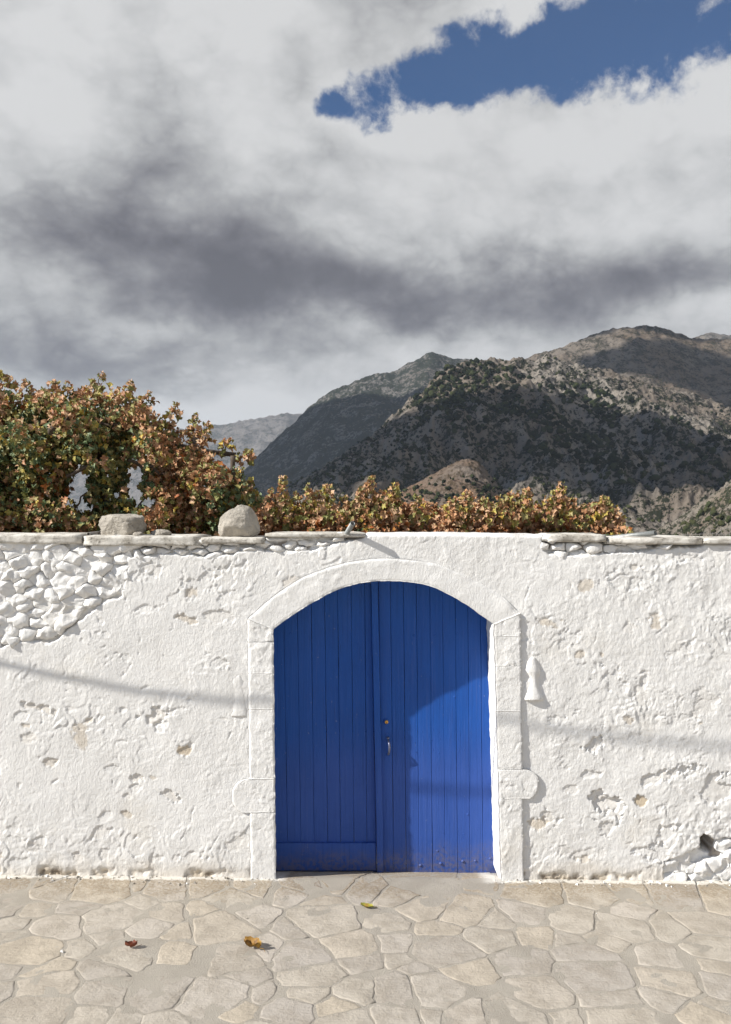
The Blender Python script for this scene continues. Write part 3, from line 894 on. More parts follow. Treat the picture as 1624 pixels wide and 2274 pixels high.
def build_surround():
    r = random.Random(2)
    a = np.array([tuple(v) for v in smooth_line(ARCH_IN, 150)]); b = np.array([tuple(v) for v in smooth_line(ARCH_OUT, 150)])
    t = np.linspace(0, 1, 18)[None, :, None]
    sa_ = np.linspace(0, 1, 150)[:, None]; ta_ = np.linspace(0, 1, 18)[None, :]
    patch('arch', a[:, None, :] * (1 - t) + b[:, None, :] * t, 0.0, M['plaster'], WALL, 3.3, edge=0.02, soft=0.013,
          sink=0.015 * sstep(0.45, 0.75, sa_) * sstep(0.15, 1.0, ta_) * (1 - sstep(0.88, 0.97, sa_)))
    for side, joints in (('l', [(1373, 1397), (1424, 1424), (1494, 1494), (1574, 1574), (1728, 1728), (1802, 1802), (1958, 1958)]),
                         ('r', [(1362, 1386), (1412, 1412), (1477, 1477), (1578, 1578), (1706, 1706), (1771, 1771), (1960, 1960)])):
        js = (0.1, 1.0, 0.3, 0.25, 0.35, 1.0, 0.0) if side == 'l' else (0.0, 0.15, 0.5, 0.1, 0.8, 0.25, 0.0)
        for j, ((o0, i0), (o1, i1)) in enumerate(zip(joints, joints[1:])):
            nv = max(8, int((o1 - o0) / 2.4)); nu = 24
            ear = (side == 'l' and j == 4) or (side == 'r' and j == 4)
            if ear: nu = 38
            arr = np.zeros((nv, nu, 2))
            for v in range(nv):
                f = v / (nv - 1)
                yi, yo = i0 + (i1 - i0) * f, o0 + (o1 - o0) * f
                g_ = (0.5 * js[j] - 0.25 if v == 0 else -0.5 * js[j + 1] + 0.25 if v == nv - 1 else 0)
                xi, xo = (Jl(yi), JL(yo)) if side == 'l' else (Jr(yi), JR(yo))
                if ear:
                    c_, R_ = (o0 + o1) / 2 + 2, (o1 - o0) / 2 + 1
                    q = math.sqrt(max(0.0, 1 - ((yo - c_) / R_) ** 2)) ** 0.8
                    xo += (-40 if side == 'l' else 36) * q
                for u in range(nu):
                    w = u / (nu - 1)
                    arr[v, u] = (xi + (xo - xi) * w, yi + (yo - yi) * w + g_)
            patch('jamb_stone', arr, -0.060 if side == 'l' else -0.004, M['plaster'], WALL, 5 if side == 'l' else 9, edge=0.018 if side == 'l' else 0.007,
                  soft=0.012 if side == 'l' else 0.006, prot=0.020 + r.uniform(-0.001, 0.001), ends=(js[j], js[j + 1]))
    # worn carved bosses beside the surround
    def boss(prof, depth, lean, seed):
        V = []; F = []; n = 13
        rr = random.Random(seed)
        for i, (cx, py, hw) in enumerate(prof):
            for k in range(n):
                a_ = math.pi * k / (n - 1)
                x = cx - hw * math.cos(a_); dd = depth * (0.55 + 0.45 * hw / 17.0) * math.sin(a_) ** 0.7
                p = P(x, py); V.append((p.x + rr.gauss(0, .0012), -dd + 0.012 + rr.gauss(0, .0012), p.z))
        m = len(prof)
        for i in range(m - 1):
            for k in range(n - 1):
                F.append((i * n + k, i * n + k + 1, (i + 1) * n + k + 1, (i + 1) * n + k))
        F.append(tuple(range(n))[::-1]); F.append(tuple((m - 1) * n + k for k in range(n)))
        return mesh_obj('carved_boss', V, F, M['stone'], WALL)
    boss([(1184, 1459, 3), (1183, 1464, 8), (1182, 1471, 12), (1182, 1480, 15), (1183, 1488, 17), (1185, 1495, 15), (1186, 1502, 10), (1186, 1510, 8.5), (1185, 1522, 10), (1185, 1534, 15), (1185, 1545, 20), (1185, 1551, 23), (1185, 1554, 22)], 0.040, 0, 1)
    boss([(534, 1494, 4), (530, 1502, 12), (528, 1512, 17), (529, 1524, 15), (532, 1540, 14), (533, 1560, 16), (532, 1578, 19), (531, 1588, 21), (531, 1592, 20)], 0.019, 0, 2)


build_surround()


def slab(name, box, mat, parent, seed, n=(14, 5, 4), amp=0.006, rough=0.02):
    """rough-edged stone slab"""
    x0, x1, y0, y1, z0, z1 = box
    bm = bmesh.new()
    bmesh.ops.create_cube(bm, size=1)
    bmesh.ops.subdivide_edges(bm, edges=[e for e in bm.edges if abs(e.verts[0].co.x - e.verts[1].co.x) > .5], cuts=n[0])
    bmesh.ops.subdivide_edges(bm, edges=[e for e in bm.edges if abs(e.verts[0].co.y - e.verts[1].co.y) > .5], cuts=n[1])
    bmesh.ops.subdivide_edges(bm, edges=[e for e in bm.edges if abs(e.verts[0].co.z - e.verts[1].co.z) > .5], cuts=n[2])
    cx, cy, cz = (x0 + x1) / 2, (y0 + y1) / 2, (z0 + z1) / 2
    for v in bm.verts:
        c = v.co.copy()
        q = [max(0, abs(t) - 0.44) / 0.06 for t in c]
        round_ = min(1.0, (q[0] * q[1] + q[1] * q[2] + q[0] * q[2]))
        p = Vector((c.x * (x1 - x0), c.y * (y1 - y0), c.z * (z1 - z0)))
        w = p + Vector((cx + seed, 0, 0))
        nx = float(fbm(np.array(w.x * 6 + w.z * 9), np.array(w.y * 6 + seed), 3, 141))
        nz = float(fbm(np.array(w.x * 5 + seed), np.array(w.y * 7 + w.z * 6), 3, 145))
        ny = float(fbm(np.array(w.x * 5), np.array(w.z * 12 + seed), 3, 149))
        p += Vector((nx * amp * 1.2, ny * rough, nz * amp))
        p *= 1 - 0.004 * round_
        p.z -= math.copysign(0.007, c.z) * round_; p.y -= math.copysign(0.006, c.y) * round_
        v.co = p
    me = bpy.data.meshes.new(name); bm.to_mesh(me); bm.free(); me.shade_smooth(); me.materials.append(mat)
    o = link(bpy.data.objects.new(name, me), parent); o.location = (cx, cy, cz)
    return o


def build_coping():
    for i, (a, b, t, u, f) in enumerate(((-330, -60, 1186, 1208, .0), (-57, 183, 1185, 1208, .012), (186, 446, 1189, 1212, .016), (448, 589, 1193, 1208, .014), (588, 812, 1183, 1194, .008),
                                         (1216, 1345, 1186, 1204, .016), (1346, 1558, 1192, 1209, .016), (1561, 1760, 1194, 1208, .014), (1764, 1990, 1193, 1209, .01))):
        p, q = P(a, t), P(b, u)
        slab('coping_slab', (p.x, q.x, -0.012 - f, 0.42, q.z - 0.004, p.z), M['coping'], WALL, i * 3.1 + 1)


build_coping()

# ------------------------------------------------------------------ the doors
def board(name, xt0, xt1, xb0, xb1, pyt, pyb, y, thick, parent, seed, bev=0.0018, seg=9):
    """one upright board given by its picture edges at the rows 1400 and 1870, from row pyt to row pyb"""
    r = random.Random(seed)
    prof = [(0, thick), (0, bev), (bev, 0), (None, -0.0006), (-bev, 0), (-0.0, bev), (-0.0, thick)]
    V = []; F = []
    for i in range(seg + 1):
        py = pyt + (pyb - pyt) * i / seg
        f = (py - 1400) / 470.0
        L, R = P(xt0 + (xb0 - xt0) * f, py, y), P(xt1 + (xb1 - xt1) * f, py, y)
        jl, jr = r.gauss(0, 0.0006), r.gauss(0, 0.0006); jy = r.gauss(0, 0.0006)
        w = R.x - L.x
        for k, (dx, dy) in enumerate(prof):
            x = L.x + jl + (0.0010 + dx) if k < 3 else (L.x + R.x) / 2 if k == 3 else R.x + jr - 0.0010 + dx
            V.append((x, y + dy + jy, L.z))
    n = len(prof)
    for i in range(seg):
        for k in range(n):
            F.append((i * n + k, i * n + (k + 1) % n, (i + 1) * n + (k + 1) % n, (i + 1) * n + k))
    F.append(tuple(range(n))[::-1]); F.append(tuple(seg * n + k for k in range(n)))
    F = [f[::-1] for f in F]
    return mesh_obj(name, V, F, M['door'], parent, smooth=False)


def dome(rad, hgt, n=10):
    V = [(0, -hgt, 0)]; F = []
    for s, d in ((0.55, 0.82), (0.9, 0.4), (1.0, -0.15)):
        for k in range(n):
            a = 2 * math.pi * k / n; V.append((rad * s * math.cos(a), -hgt * d, rad * s * math.sin(a)))
    for k in range(n): F.append((0, 1 + k, 1 + (k + 1) % n))
    for q in range(2):
        for k in range(n): F.append((1 + q * n + k, 1 + (q + 1) * n + k, 1 + (q + 1) * n + (k + 1) % n, 1 + q * n + (k + 1) % n))
    me = bpy.data.meshes.new('dome'); me.from_pydata(V, [], F); me.update(); me.shade_smooth()
    return me


def build_doors():
    yl, yr = RECESS + 0.010, RECESS
    left = empty('door_leaf', P(720, 1936, yl))
    tag(left, 'blue plank door leaf with a wide bottom board and the upright cover strip', 'door', 'arched double doors')
    right = empty('door_leaf', P(980, 1936, yr))
    tag(right, 'blue plank door leaf half in sunlight, with brass lock and pull handle', 'door', 'arched double doors')
    def part(o, root):
        o.parent = root; o.location = -root.location
        return o
    lt = [596, 631, 661.5, 692, 722, 751, 781, 811, 826]; lb = [601, 638.5, 668.5, 698, 728, 757, 786.5, 815, 836]
    r = random.Random(3)
    for i in range(8):
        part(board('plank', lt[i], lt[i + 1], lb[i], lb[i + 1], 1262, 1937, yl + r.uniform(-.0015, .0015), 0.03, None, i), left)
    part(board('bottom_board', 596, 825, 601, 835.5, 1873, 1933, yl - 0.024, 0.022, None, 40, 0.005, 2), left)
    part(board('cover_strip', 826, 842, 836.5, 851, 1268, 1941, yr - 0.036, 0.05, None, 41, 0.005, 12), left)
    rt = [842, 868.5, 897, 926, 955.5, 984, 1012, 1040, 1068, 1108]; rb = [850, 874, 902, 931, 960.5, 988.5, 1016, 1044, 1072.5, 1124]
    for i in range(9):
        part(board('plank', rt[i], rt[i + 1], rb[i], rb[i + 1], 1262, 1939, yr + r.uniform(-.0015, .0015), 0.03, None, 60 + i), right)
    # bolts and nails
    big, mid, tiny = dome(0.011, 0.008), dome(0.009, 0.0025), dome(0.0038, 0.002, 7)
    for me in (big, mid, tiny): me.materials.append(M['door'])
    def stud(name, me, px, py, y, root):
        o = bpy.data.objects.new(name, me); COL.objects.link(o); o.location = P(px, py, y) - root.location; o.parent = root
    for px, py in ((934, 1922), (979, 1918), (1028, 1913), (1056, 1912), (1089, 1907)): stud('bolt', big, px, py, yr, right)
    for px, py in ((920, 1411), (966, 1411), (1016, 1407), (1050, 1406), (1010, 1548), (1039, 1809), (972, 1890)): stud('bolt_head', mid, px, py, yr, right)
    for px, py in ((645, 1407), (680, 1407)): stud('bolt_head', mid, px, py, yl, left)
    for px, py in ((623, 1880), (685, 1898), (745, 1898)): stud('nail', tiny, px, py, yl - .024, left)
    for k in range(30):
        stud('nail', tiny, 905 + (k % 10) * 18.5 + r.uniform(-5, 5), (1622, 1643, 1668)[k // 10] + r.uniform(-6, 6), yr, right)
    for k in range(12):
        stud('nail', tiny, 918 + (k % 6) * 30 + r.uniform(-8, 8), (1850, 1885)[k // 6] + r.uniform(-10, 10), yr, right)
    for k in range(12):
        stud('nail', tiny, 640 + (k % 6) * 29 + r.uniform(-3, 3), (1660, 1700)[k // 6] + r.uniform(-4, 4), yl, left)
    # lock
    def at(px, py, out): v = P(px, py, yr); return Vector((v.x, yr - out, v.z))
    def add(name, V, F, mat, root=right, parent=None, smooth=True):
        base = root.location
        return mesh_obj(name, [Vector(v) - base for v in V], F, mat, parent or root, smooth)
    V, F = tube([at(858.5, 1603, -.002), at(858.5, 1603, .004)], [0.026, 0.024], 18); ro = add('lock_rose', V, F, M['door'])
    V, F = tube([at(858.5, 1603, 0), at(858.5, 1603, .010), at(858.5, 1603, .012)], [0.0135, 0.0135, 0.010], 18); add('lock_cylinder', V, F, M['brass'])
    V, F = tube([at(858.7, 1604.5, .0125), at(858.7, 1604.5, .0105)], [0.0035, 0.0035], 8)
    add('keyhole', V, F, M['black'])
    # pull handle with thumb latch
    bx = P(862, 1632, yr); ex = P(862, 1676, yr)
    V = []; F = []
    for z_, w_ in ((bx.z + .012, .008), (bx.z + .008, .016), (bx.z - .01, .018), (bx.z - .04, .011), (ex.z + .03, .010), (ex.z + .008, .014), (ex.z - .004, .012), (ex.z - .012, .006)):
        for d_ in (-.001, .004):
            V += [(bx.x - w_, yr - d_, z_), (bx.x + w_, yr - d_, z_)]
    for i in range(7):
        a = i * 4; b = a + 4
        F += [(a + 2, a + 3, b + 3, b + 2), (a, a + 2, b + 2, b), (a + 3, a + 1, b + 1, b + 3)]
    F += [(0, 1, 3, 2), (28, 30, 31, 29)]
    hp = add('handle_plate', V, [f[::-1] for f in F], M['door'], smooth=False)
    def strap(pts, w, t, name, mat, parent):
        V = []; F = []
        n = len(pts)
        for i, (px, py, o_) in enumerate(pts):
            p = at(px, py, o_); q0 = at(*pts[max(i - 1, 0)]); q1 = at(*pts[min(i + 1, n - 1)])
            d = (q1 - q0).normalized(); nn = Vector((1, 0, 0)).cross(d).normalized() * t
            ww = w * (0.75 + 0.5 * math.sin(math.pi * i / (n - 1)))
            for k in range(8):
                a = 2 * math.pi * k / 8
                V.append(p + Vector((ww * math.cos(a), 0, 0)) + nn * math.sin(a))
        for i in range(n - 1):
            for k in range(8): F.append((i * 8 + k, i * 8 + (k + 1) % 8, (i + 1) * 8 + (k + 1) % 8, (i + 1) * 8 + k))
        F += [tuple(range(8))[::-1], tuple((n - 1) * 8 + k for k in range(8))]
        return add(name, V, F, mat, parent=parent)
    strap([(861.5, 1640, 0), (862, 1641, .014), (863, 1643, .040), (864, 1647, .058), (865, 1653, .063), (864.5, 1661, .056), (863.5, 1669, .046), (862.5, 1673, .036), (862, 1674, .016), (862, 1674, 0)], 0.0062, 0.0046, 'handle_grip', M['worn'], right)
    strap([(862, 1636.5, .0), (862, 1636.5, .012), (862, 1637, .024), (862, 1638.5, .030)], 0.010, 0.004, 'thumb_latch', M['worn'], right)


build_doors()

# ------------------------------------------------------------------ things on the wall
def boulder(name, label, c, size, planes, seed, mat, flat=0.42, amp=0.12):
    rs = np.random.RandomState(seed)
    bm = bmesh.new(); bmesh.ops.create_icosphere(bm, subdivisions=5, radius=1)
    nrm = rs.normal(size=(planes, 3)); nrm /= np.linalg.norm(nrm, axis=1)[:, None]; dd = rs.uniform(0.62, 0.95, planes)
    for v in bm.verts:
        d = np.array(v.co); d /= np.linalg.norm(d)
        q = nrm @ d
        r = min([1.0] + [dd[i] / q[i] for i in range(planes) if q[i] > 0.05])
        r *= 1 + amp * float(fbm(np.array(d[0] * 2.2 + seed), np.array(d[1] * 2.2 + d[2] * 1.7), 4, 160)) + 0.5 * amp * float(ridged(np.array(d[0] * 4 + d[1] * 2), np.array(d[2] * 7 + seed), 3, 164) - 1) * 0.6
        p = d * r
        p[2] = max(p[2], -flat)
        v.co = Vector(p * np.array(size))
    me = bpy.data.meshes.new(name); bm.to_mesh(me); bm.free(); me.shade_smooth(); me.materials.append(mat)
    o = link(bpy.data.objects.new(name, me)); o.location = c
    tag(o, label, 'rock', 'loose rocks lying on the wall')
    return o


def build_wall_top_things():
    a = P(269, 1168, 0.16)
    boulder('boulder', 'broad grey limestone boulder with a split face resting on the coping', (a.x, 0.16, P(269, 1189, 0.05).z + 0.075), (0.178, 0.13, 0.112), 13, 5, M['rock'], 0.75)
    a = P(531, 1160, 0.16)
    boulder('boulder', 'tall rounded grey boulder with one flat cut face on the coping', (a.x, 0.16, P(531, 1193, 0.03).z + 0.076), (0.150, 0.13, 0.150), 7, 23, M['rock'], 0.54, 0.07)
    a = P(357, 1184, 0.14)
    boulder('flat_rock', 'small flat dark rock lying between the two boulders', (a.x, 0.14, P(357, 1189, 0.02).z + 0.012), (0.075, 0.05, 0.028), 9, 31, M['rock'], 0.6)
    a = P(300, 1188, 0.08)
    boulder('flat_rock', 'little chip of stone tucked under the broad boulder', (a.x + 0.03, 0.05, P(300, 1190, 0.02).z + 0.008), (0.035, 0.03, 0.022), 7, 37, M['rock'], 0.5)

    def pipe(name, label, a, b, rad, mat, bore=True):
        a, b = Vector(a), Vector(b)
        d = (b - a).normalized(); n = 20
        u = d.cross(Vector((0, 0, 1))).normalized(); w = d.cross(u)
        V = []; F = []
        for p, r_ in ((a, rad), (b, rad), (b, rad * 0.80), (a + (b - a) * 0.1, rad * 0.80)):
            for k in range(n):
                t = 2 * math.pi * k / n; V.append(p + (u * math.cos(t) + w * math.sin(t)) * r_)
        for q in range(3):
            for k in range(n): F.append((q * n + k, q * n + (k + 1) % n, (q + 1) * n + (k + 1) % n, (q + 1) * n + k))
        F.append(tuple(3 * n + k for k in range(n))); F.append(tuple(range(n))[::-1])
        o = mesh_obj(name, [v - a for v in V], F, mat); o.location = a
        o.data.polygons.foreach_set('use_smooth', [True] * len(F))
        tag(o, label, 'pipe', 'metal pipes on the wall')
        return o
    # the upright one pokes out towards the street over the arch
    tip = P(783.5, 1162, -0.10); base = P(766, 1192, 0.04)
    back = Vector(base) + (Vector(base) - Vector(tip)) * 2.2
    pipe('steel_pipe', 'open steel pipe pointing up over the wall above the door arch', back, tip, 0.0175, M['steel'])
    pipe('steel_pipe', 'pale steel pipe lying along the bare wall top past the last vine', P(1310, 1200, 0.45), P(1456, 1183.5, -0.02), 0.018, M['steel'])
    pipe('steel_pipe', 'short dark pipe end beside the broad boulder', P(250, 1180, 0.42), P(196, 1186.5, 0.03), 0.014, M['dull'])
    # scrap of welded mesh
    w = empty('wire_mesh', P(1570, 1196, 0.25)); tag(w, 'loose scrap of rusty welded wire mesh on the wall end', 'wire mesh')
    r = random.Random(8); base = w.location
    def wire(pts, rad=0.0016):
        V, F = tube([Vector(p) - base for p in pts], rad, 5); mesh_obj('wire', V, F, M['dull'], w)
    wire([P(1513 + k * 12, 1186.5 + math.sin(k * .9) * 1.2, 0.25) for k in range(22)], 0.0022)
    wire([P(1530 + k * 13, 1194 + math.sin(k * .7) * 1.0, 0.26) for k in range(20)])
    for k in range(26):
        x = 1518 + k * 9.3; t = r.uniform(-2.5, 2.5)
        wire([P(x, 1183.5 + r.uniform(-1.5, 1.5), 0.25 + r.uniform(-.01, .01)), P(x + t * .5, 1190, 0.252), P(x + t, 1199, 0.26)])
    wire([P(1590, 1190, .24), P(1598, 1180, .22), P(1608, 1173, .21), P(1620, 1173, .21), P(1640, 1178, .22)], 0.002)
    wire([P(1600, 1173.5, .21), P(1604, 1184, .23), P(1612, 1197, .25)], 0.002)
    wire([P(1562, 1184, .24), P(1566, 1179.5, .23), P(1571, 1182, .23), P(1568, 1187, .24)], 0.0016)


build_wall_top_things()


# ------------------------------------------------------------------ leaves and vines
LEAF_M = [mat_leaf('leaf_russet', (0.38, 0.175, 0.08), (0.48, 0.265, 0.135), (0.22, 0.095, 0.045)),
          mat_leaf('leaf_tan', (0.55, 0.36, 0.225), (0.47, 0.25, 0.14), (0.38, 0.27, 0.11)),
          mat_leaf('leaf_olive', (0.24, 0.235, 0.07), (0.35, 0.29, 0.12), (0.15, 0.165, 0.05)),
          mat_leaf('leaf_green', (0.115, 0.165, 0.07), (0.19, 0.235, 0.12), (0.07, 0.105, 0.045)),
          mat_leaf('leaf_yellow', (0.50, 0.39, 0.08), (0.36, 0.33, 0.09), (0.42, 0.21, 0.05)),
          mat_leaf('leaf_orange', (0.50, 0.18, 0.04), (0.38, 0.11, 0.04), (0.44, 0.25, 0.06))]


def leaf_shape(seed):
    """five lobed vine leaf, cupped and crumpled; stalk at the origin, tip along -y, face +z"""
    r = random.Random(seed)
    rim = [(0.0, 0.06), (0.26, 0.20), (0.50, 0.10), (0.40, -0.12), (0.56, -0.38), (0.30, -0.48), (0.12, -0.70), (0.0, -0.95), (-0.12, -0.70), (-0.30, -0.48), (-0.56, -0.38), (-0.40, -0.12), (-0.50, 0.10), (-0.26, 0.20)]
    curl = r.uniform(0.15, 0.75); fold = r.uniform(0.1, 0.6); tw = r.uniform(-0.4, 0.4)
    V = []
    for x, y in [(0, -0.25)] + rim:
        x *= r.uniform(0.85, 1.12); y *= r.uniform(0.9, 1.1)
        z = fold * abs(x) * 1.2 - curl * 1.3 * (y + 0.25) ** 2 + tw * x * y + r.gauss(0, 0.15)
        V.append((x, y, z))
    n = len(rim)
    return np.array(V), [(0, 1 + (k + 1) % n, 1 + k) for k in range(n)]


LEAVES = [leaf_shape(s) for s in range(9)]
LEAF_ME = {}


def leaf_mesh(s, m):
    if (s, m) not in LEAF_ME:
        V, F = LEAVES[s]
        me = bpy.data.meshes.new('leaf'); me.from_pydata([tuple(v) for v in V], [], F); me.update()
        me.materials.append(LEAF_M[m]); LEAF_ME[(s, m)] = me
    return LEAF_ME[(s, m)]


def leaf_frame(r, outward):
    """rotation whose z looks along `outward` with scatter and whose -y hangs down"""
    n = Vector(outward) + Vector((r.gauss(0, .75), r.gauss(0, .75), r.gauss(0, .65)))
    n.normalize()
    down = Vector((r.gauss(0, .5), r.gauss(0, .5), -1))
    y = -(down - n * down.dot(n)).normalized()
    x = y.cross(n)
    return Matrix((x, y, n)).transposed()


def vine(label, items, branches, n_parts, base, seed):
    """items: (pos, size, material index, outward)"""
    root = empty('grapevine', base); tag(root, label, 'grapevine', 'autumn grapevines in the garden behind the wall')
    r = random.Random(seed)
    items = sorted(items, key=lambda t: t[0][1] - 0.6 * t[1] * 10 * r.random())
    base = Vector(base)
    V = []; F = []; MI = []; n = 0
    for i, (p, s, m, o) in enumerate(items):
        R = leaf_frame(r, o); q = r.randrange(len(LEAVES))
        if i < n_parts:
            ob = bpy.data.objects.new('leaf', leaf_mesh(q, m)); COL.objects.link(ob); ob.parent = root
            ob.matrix_local = Matrix.Translation(Vector(p) - base) @ R.to_4x4() @ Matrix.Scale(s, 4)
        else:
            lv, lf = LEAVES[q]
            V.append(lv * s @ np.array(R).T + (np.array(p) - np.array(base)))
            F.append(np.array(lf) + n); MI += [m] * len(lf); n += len(lv)
    o = np_mesh('foliage', np.concatenate(V), np.concatenate(F), None, root, smooth=False)
    for m in LEAF_M: o.data.materials.append(m)
    o.data.polygons.foreach_set('material_index', np.array(MI, np.int32))
    tag(o, kind='stuff')
    for path, rad in branches:
        bv, bf = tube([Vector(p) - base for p in path], rad, 7)
        mesh_obj('branch', bv, bf, M['wood'], root)
    return root


def wander(a, b, n, amp, seed, sag=0.0):
    r = random.Random(seed); a, b = Vector(a), Vector(b)
    return [a.lerp(b, k / (n - 1)) + Vector((r.gauss(0, amp), r.gauss(0, amp), r.gauss(0, amp) - sag * math.sin(math.pi * k / (n - 1)))) for k in range(n)]


def build_vines():
    r = random.Random(21)
    GZ = 0.9
    # --- the big vine on its pergola
    top = [(-260, 860), (-60, 850), (0, 846), (60, 862), (100, 854), (150, 872), (195, 848), (215, 838), (262, 852), (290, 872), (330, 894), (395, 940), (430, 966), (470, 1004), (505, 1030), (545, 1038), (560, 1062), (582, 1096), (592, 1190)]
    tx = [a for a, b in top]; ty = [b for a, b in top]
    holes = [(176, 1080, 21, 50), (300, 1062, 19, 60), (318, 1112, 30, 18), (222, 1010, 10, 16), (192, 1120, 14, 16), (455, 1072, 7, 12), (262, 1096, 8, 12)]
    def is_hole(px, py):
        j = 1.5 * float(fbm(np.array(px / 17.0), np.array(py / 17.0), 3, 231)) + 1.0
        return any(((px - a) / w) ** 2 + ((py - b) / h) ** 2 < j for a, b, w, h in holes)
    def colour(px, py, x, z):
        n = float(fbm(np.array(x * 1.6), np.array(z * 1.6), 2, 201)); g_ = float(fbm(np.array(x * 1.1 + 9), np.array(z * 1.1), 2, 205))
        green = 0.37 + 1.0 * g_ + 0.30 * ((py - 980) / 200) + 0.25 * math.exp(-((px - 235) / 60) ** 2)
        if px < 60: green -= 0.1
        if px > 330: green -= 0.12
        q = r.random() + 0.35 * n
        if green > 0.42 + r.gauss(0, .22):
            return r.choice((2, 3, 3, 2, 4, 3, 2, 1))
        if q > 0.95: return r.choice((5, 4, 5))
        return r.choice((0, 0, 1, 1, 0, 2, 1, 2))
    items = []
    tries = 0; clumps = 0
    while clumps < 520 and tries < 9000:
        tries += 1
        px = r.uniform(-230, 596); py = r.uniform(835, 1200)
        t = np.interp(px, tx, ty)
        if py < t + 26 or is_hole(px, py): continue
        # dark hollow under the canopy
        hollow = math.exp(-((px - 330) / 95) ** 2 - ((py - 1040) / 22) ** 2) + 0.8 * math.exp(-((px - 20) / 30) ** 2 - ((py - 1075) / 50) ** 2) + 0.7 * math.exp(-((px - 235) / 26) ** 2 - ((py - 985) / 45) ** 2)
        y = 1.35 + 1.1 * float(fbm(np.array(px / 62.0), np.array(py / 48.0), 2, 221)) + r.random() * 0.3
        if hollow > r.random(): y += 1.6; 
        clumps += 1
        c = P(px, py, y)
        R = r.uniform(0.11, 0.22)
        for k in range(r.randint(46, 64)):
            d = Vector((r.gauss(0, 1), r.gauss(0, 1), r.gauss(0, 1))).normalized()
            p = c + d * R * r.uniform(0.45, 1.0)
            sx = CX + p.x * FPX / (DIST + p.y); sy = CY - (p.z - EYE) * FPX / (DIST + p.y)
            if sy < np.interp(sx, tx, ty) + r.uniform(-4, 22) or is_hole(sx, sy): continue
            items.append((tuple(p), r.uniform(0.030, 0.060), colour(sx, sy, p.x, p.z), Vector((-0.5, -0.6, 0.5)) + d * 0.8))
    # roof of the pergola, running back
    for k in range(4200):
        px = r.uniform(-230, 540); y = r.uniform(2.0, 4.6)
        t = np.interp(px, tx, ty)
        c = P(px, t + 14, 1.5)
        p = Vector((c.x * (1 + (y - 1.5) * 0.03), y, c.z - 0.12 - 0.02 * (y - 1.5) - r.random() * 0.28))
        items.append((tuple(p), r.uniform(0.05, 0.08), r.choice((0, 1, 2, 3, 3, 2)), (r.gauss(0, .3), -0.4, 0.8)))
    # shoots above the outline
    def shoot(px, py0, py1, y, n, items, pale=True, lean=0.0):
        pts = []
        for k in range(n):
            f = k / (n - 1)
            p = P(px + lean * f + r.gauss(0, 1.5), py0 + (py1 - py0) * f, y); pts.append(p)
            for _ in range(5):
                d = Vector((r.gauss(0, 1), r.gauss(0, 1), r.gauss(0, .7))).normalized()
                items.append((tuple(p + d * (0.058 * (1.15 - f * 0.75))), r.uniform(0.032, 0.06) * (1.15 - 0.45 * f), r.choice((2, 1, 1, 0, 2, 4, 1)) if pale else r.choice((0, 1, 2)), d + Vector((-.3, -.7, .4))))
        return (pts, [0.006 - 0.004 * k / (n - 1) for k in range(n)])
    br = []
    for a in ((213, 862, 830, 12, 6), (280, 880, 850, 10, 6), (20, 862, 838, 0, 4), (3, 850, 822, -6, 5), (428, 966, 922, 4, 9), (456, 984, 940, 4, 8), (150, 880, 852, 0, 4), (330, 895, 872, 0, 4), (120, 868, 846, 3, 4), (60, 870, 848, -3, 4), (385, 925, 897, 6, 5), (540, 1024, 1002, 16, 7), (500, 1004, 975, 6, 5)):
        br.append(shoot(a[0], a[1], a[2], 1.4, a[4], items, True, a[3]))
    br += [(wander(P(108, 962, 1.02), P(160, 925, 1.05), 6, .012, 1), [0.03, .032, .028, .03, .026, .024]),
           (wander(P(145, 1058, 1.15), P(215, 1026, 1.1), 6, .006, 2), 0.016),
           (wander(P(232, 1190, 1.6), P(228, 930, 1.5), 10, .015, 3), 0.034),
           (wander(P(228, 940, 1.5), P(300, 960, 1.45), 7, .015, 4, -.05), 0.026),
           (wander(P(170, 970, 1.35), P(330, 985, 1.4), 9, .015, 5, -.14), 0.024),
           (wander(P(285, 1020, 1.3), P(420, 1075, 1.4), 9, .012, 6), 0.014),
           (wander(P(305, 1130, 1.2), P(330, 1090, 1.25), 5, .01, 7), 0.008),
           (wander(P(160, 1135, 1.2), P(190, 1095, 1.2), 5, .01, 8), 0.008),
           (wander(P(515, 1080, 1.3), P(518, 1012, 1.3), 5, .004, 9), 0.022),
           (wander((P(60, 1200, 2.0).x, 2.0, GZ), P(75, 880, 1.9), 8, .02, 10), 0.045),
           (wander((P(420, 1200, 2.1).x, 2.1, GZ), P(425, 960, 2.0), 8, .02, 12), 0.040),
           (wander(P(-100, 900, 1.9), P(520, 1010, 1.9), 9, .01, 13), 0.022)]
    b0 = P(230, 1200, 1.6); base = (b0.x, 1.6, GZ)
    br.append((wander(base, P(232, 1185, 1.6), 6, .02, 14), 0.04))
    vine('large green and russet grapevine trailing over the pergola behind the two boulders', items, br, 300, base, 31)
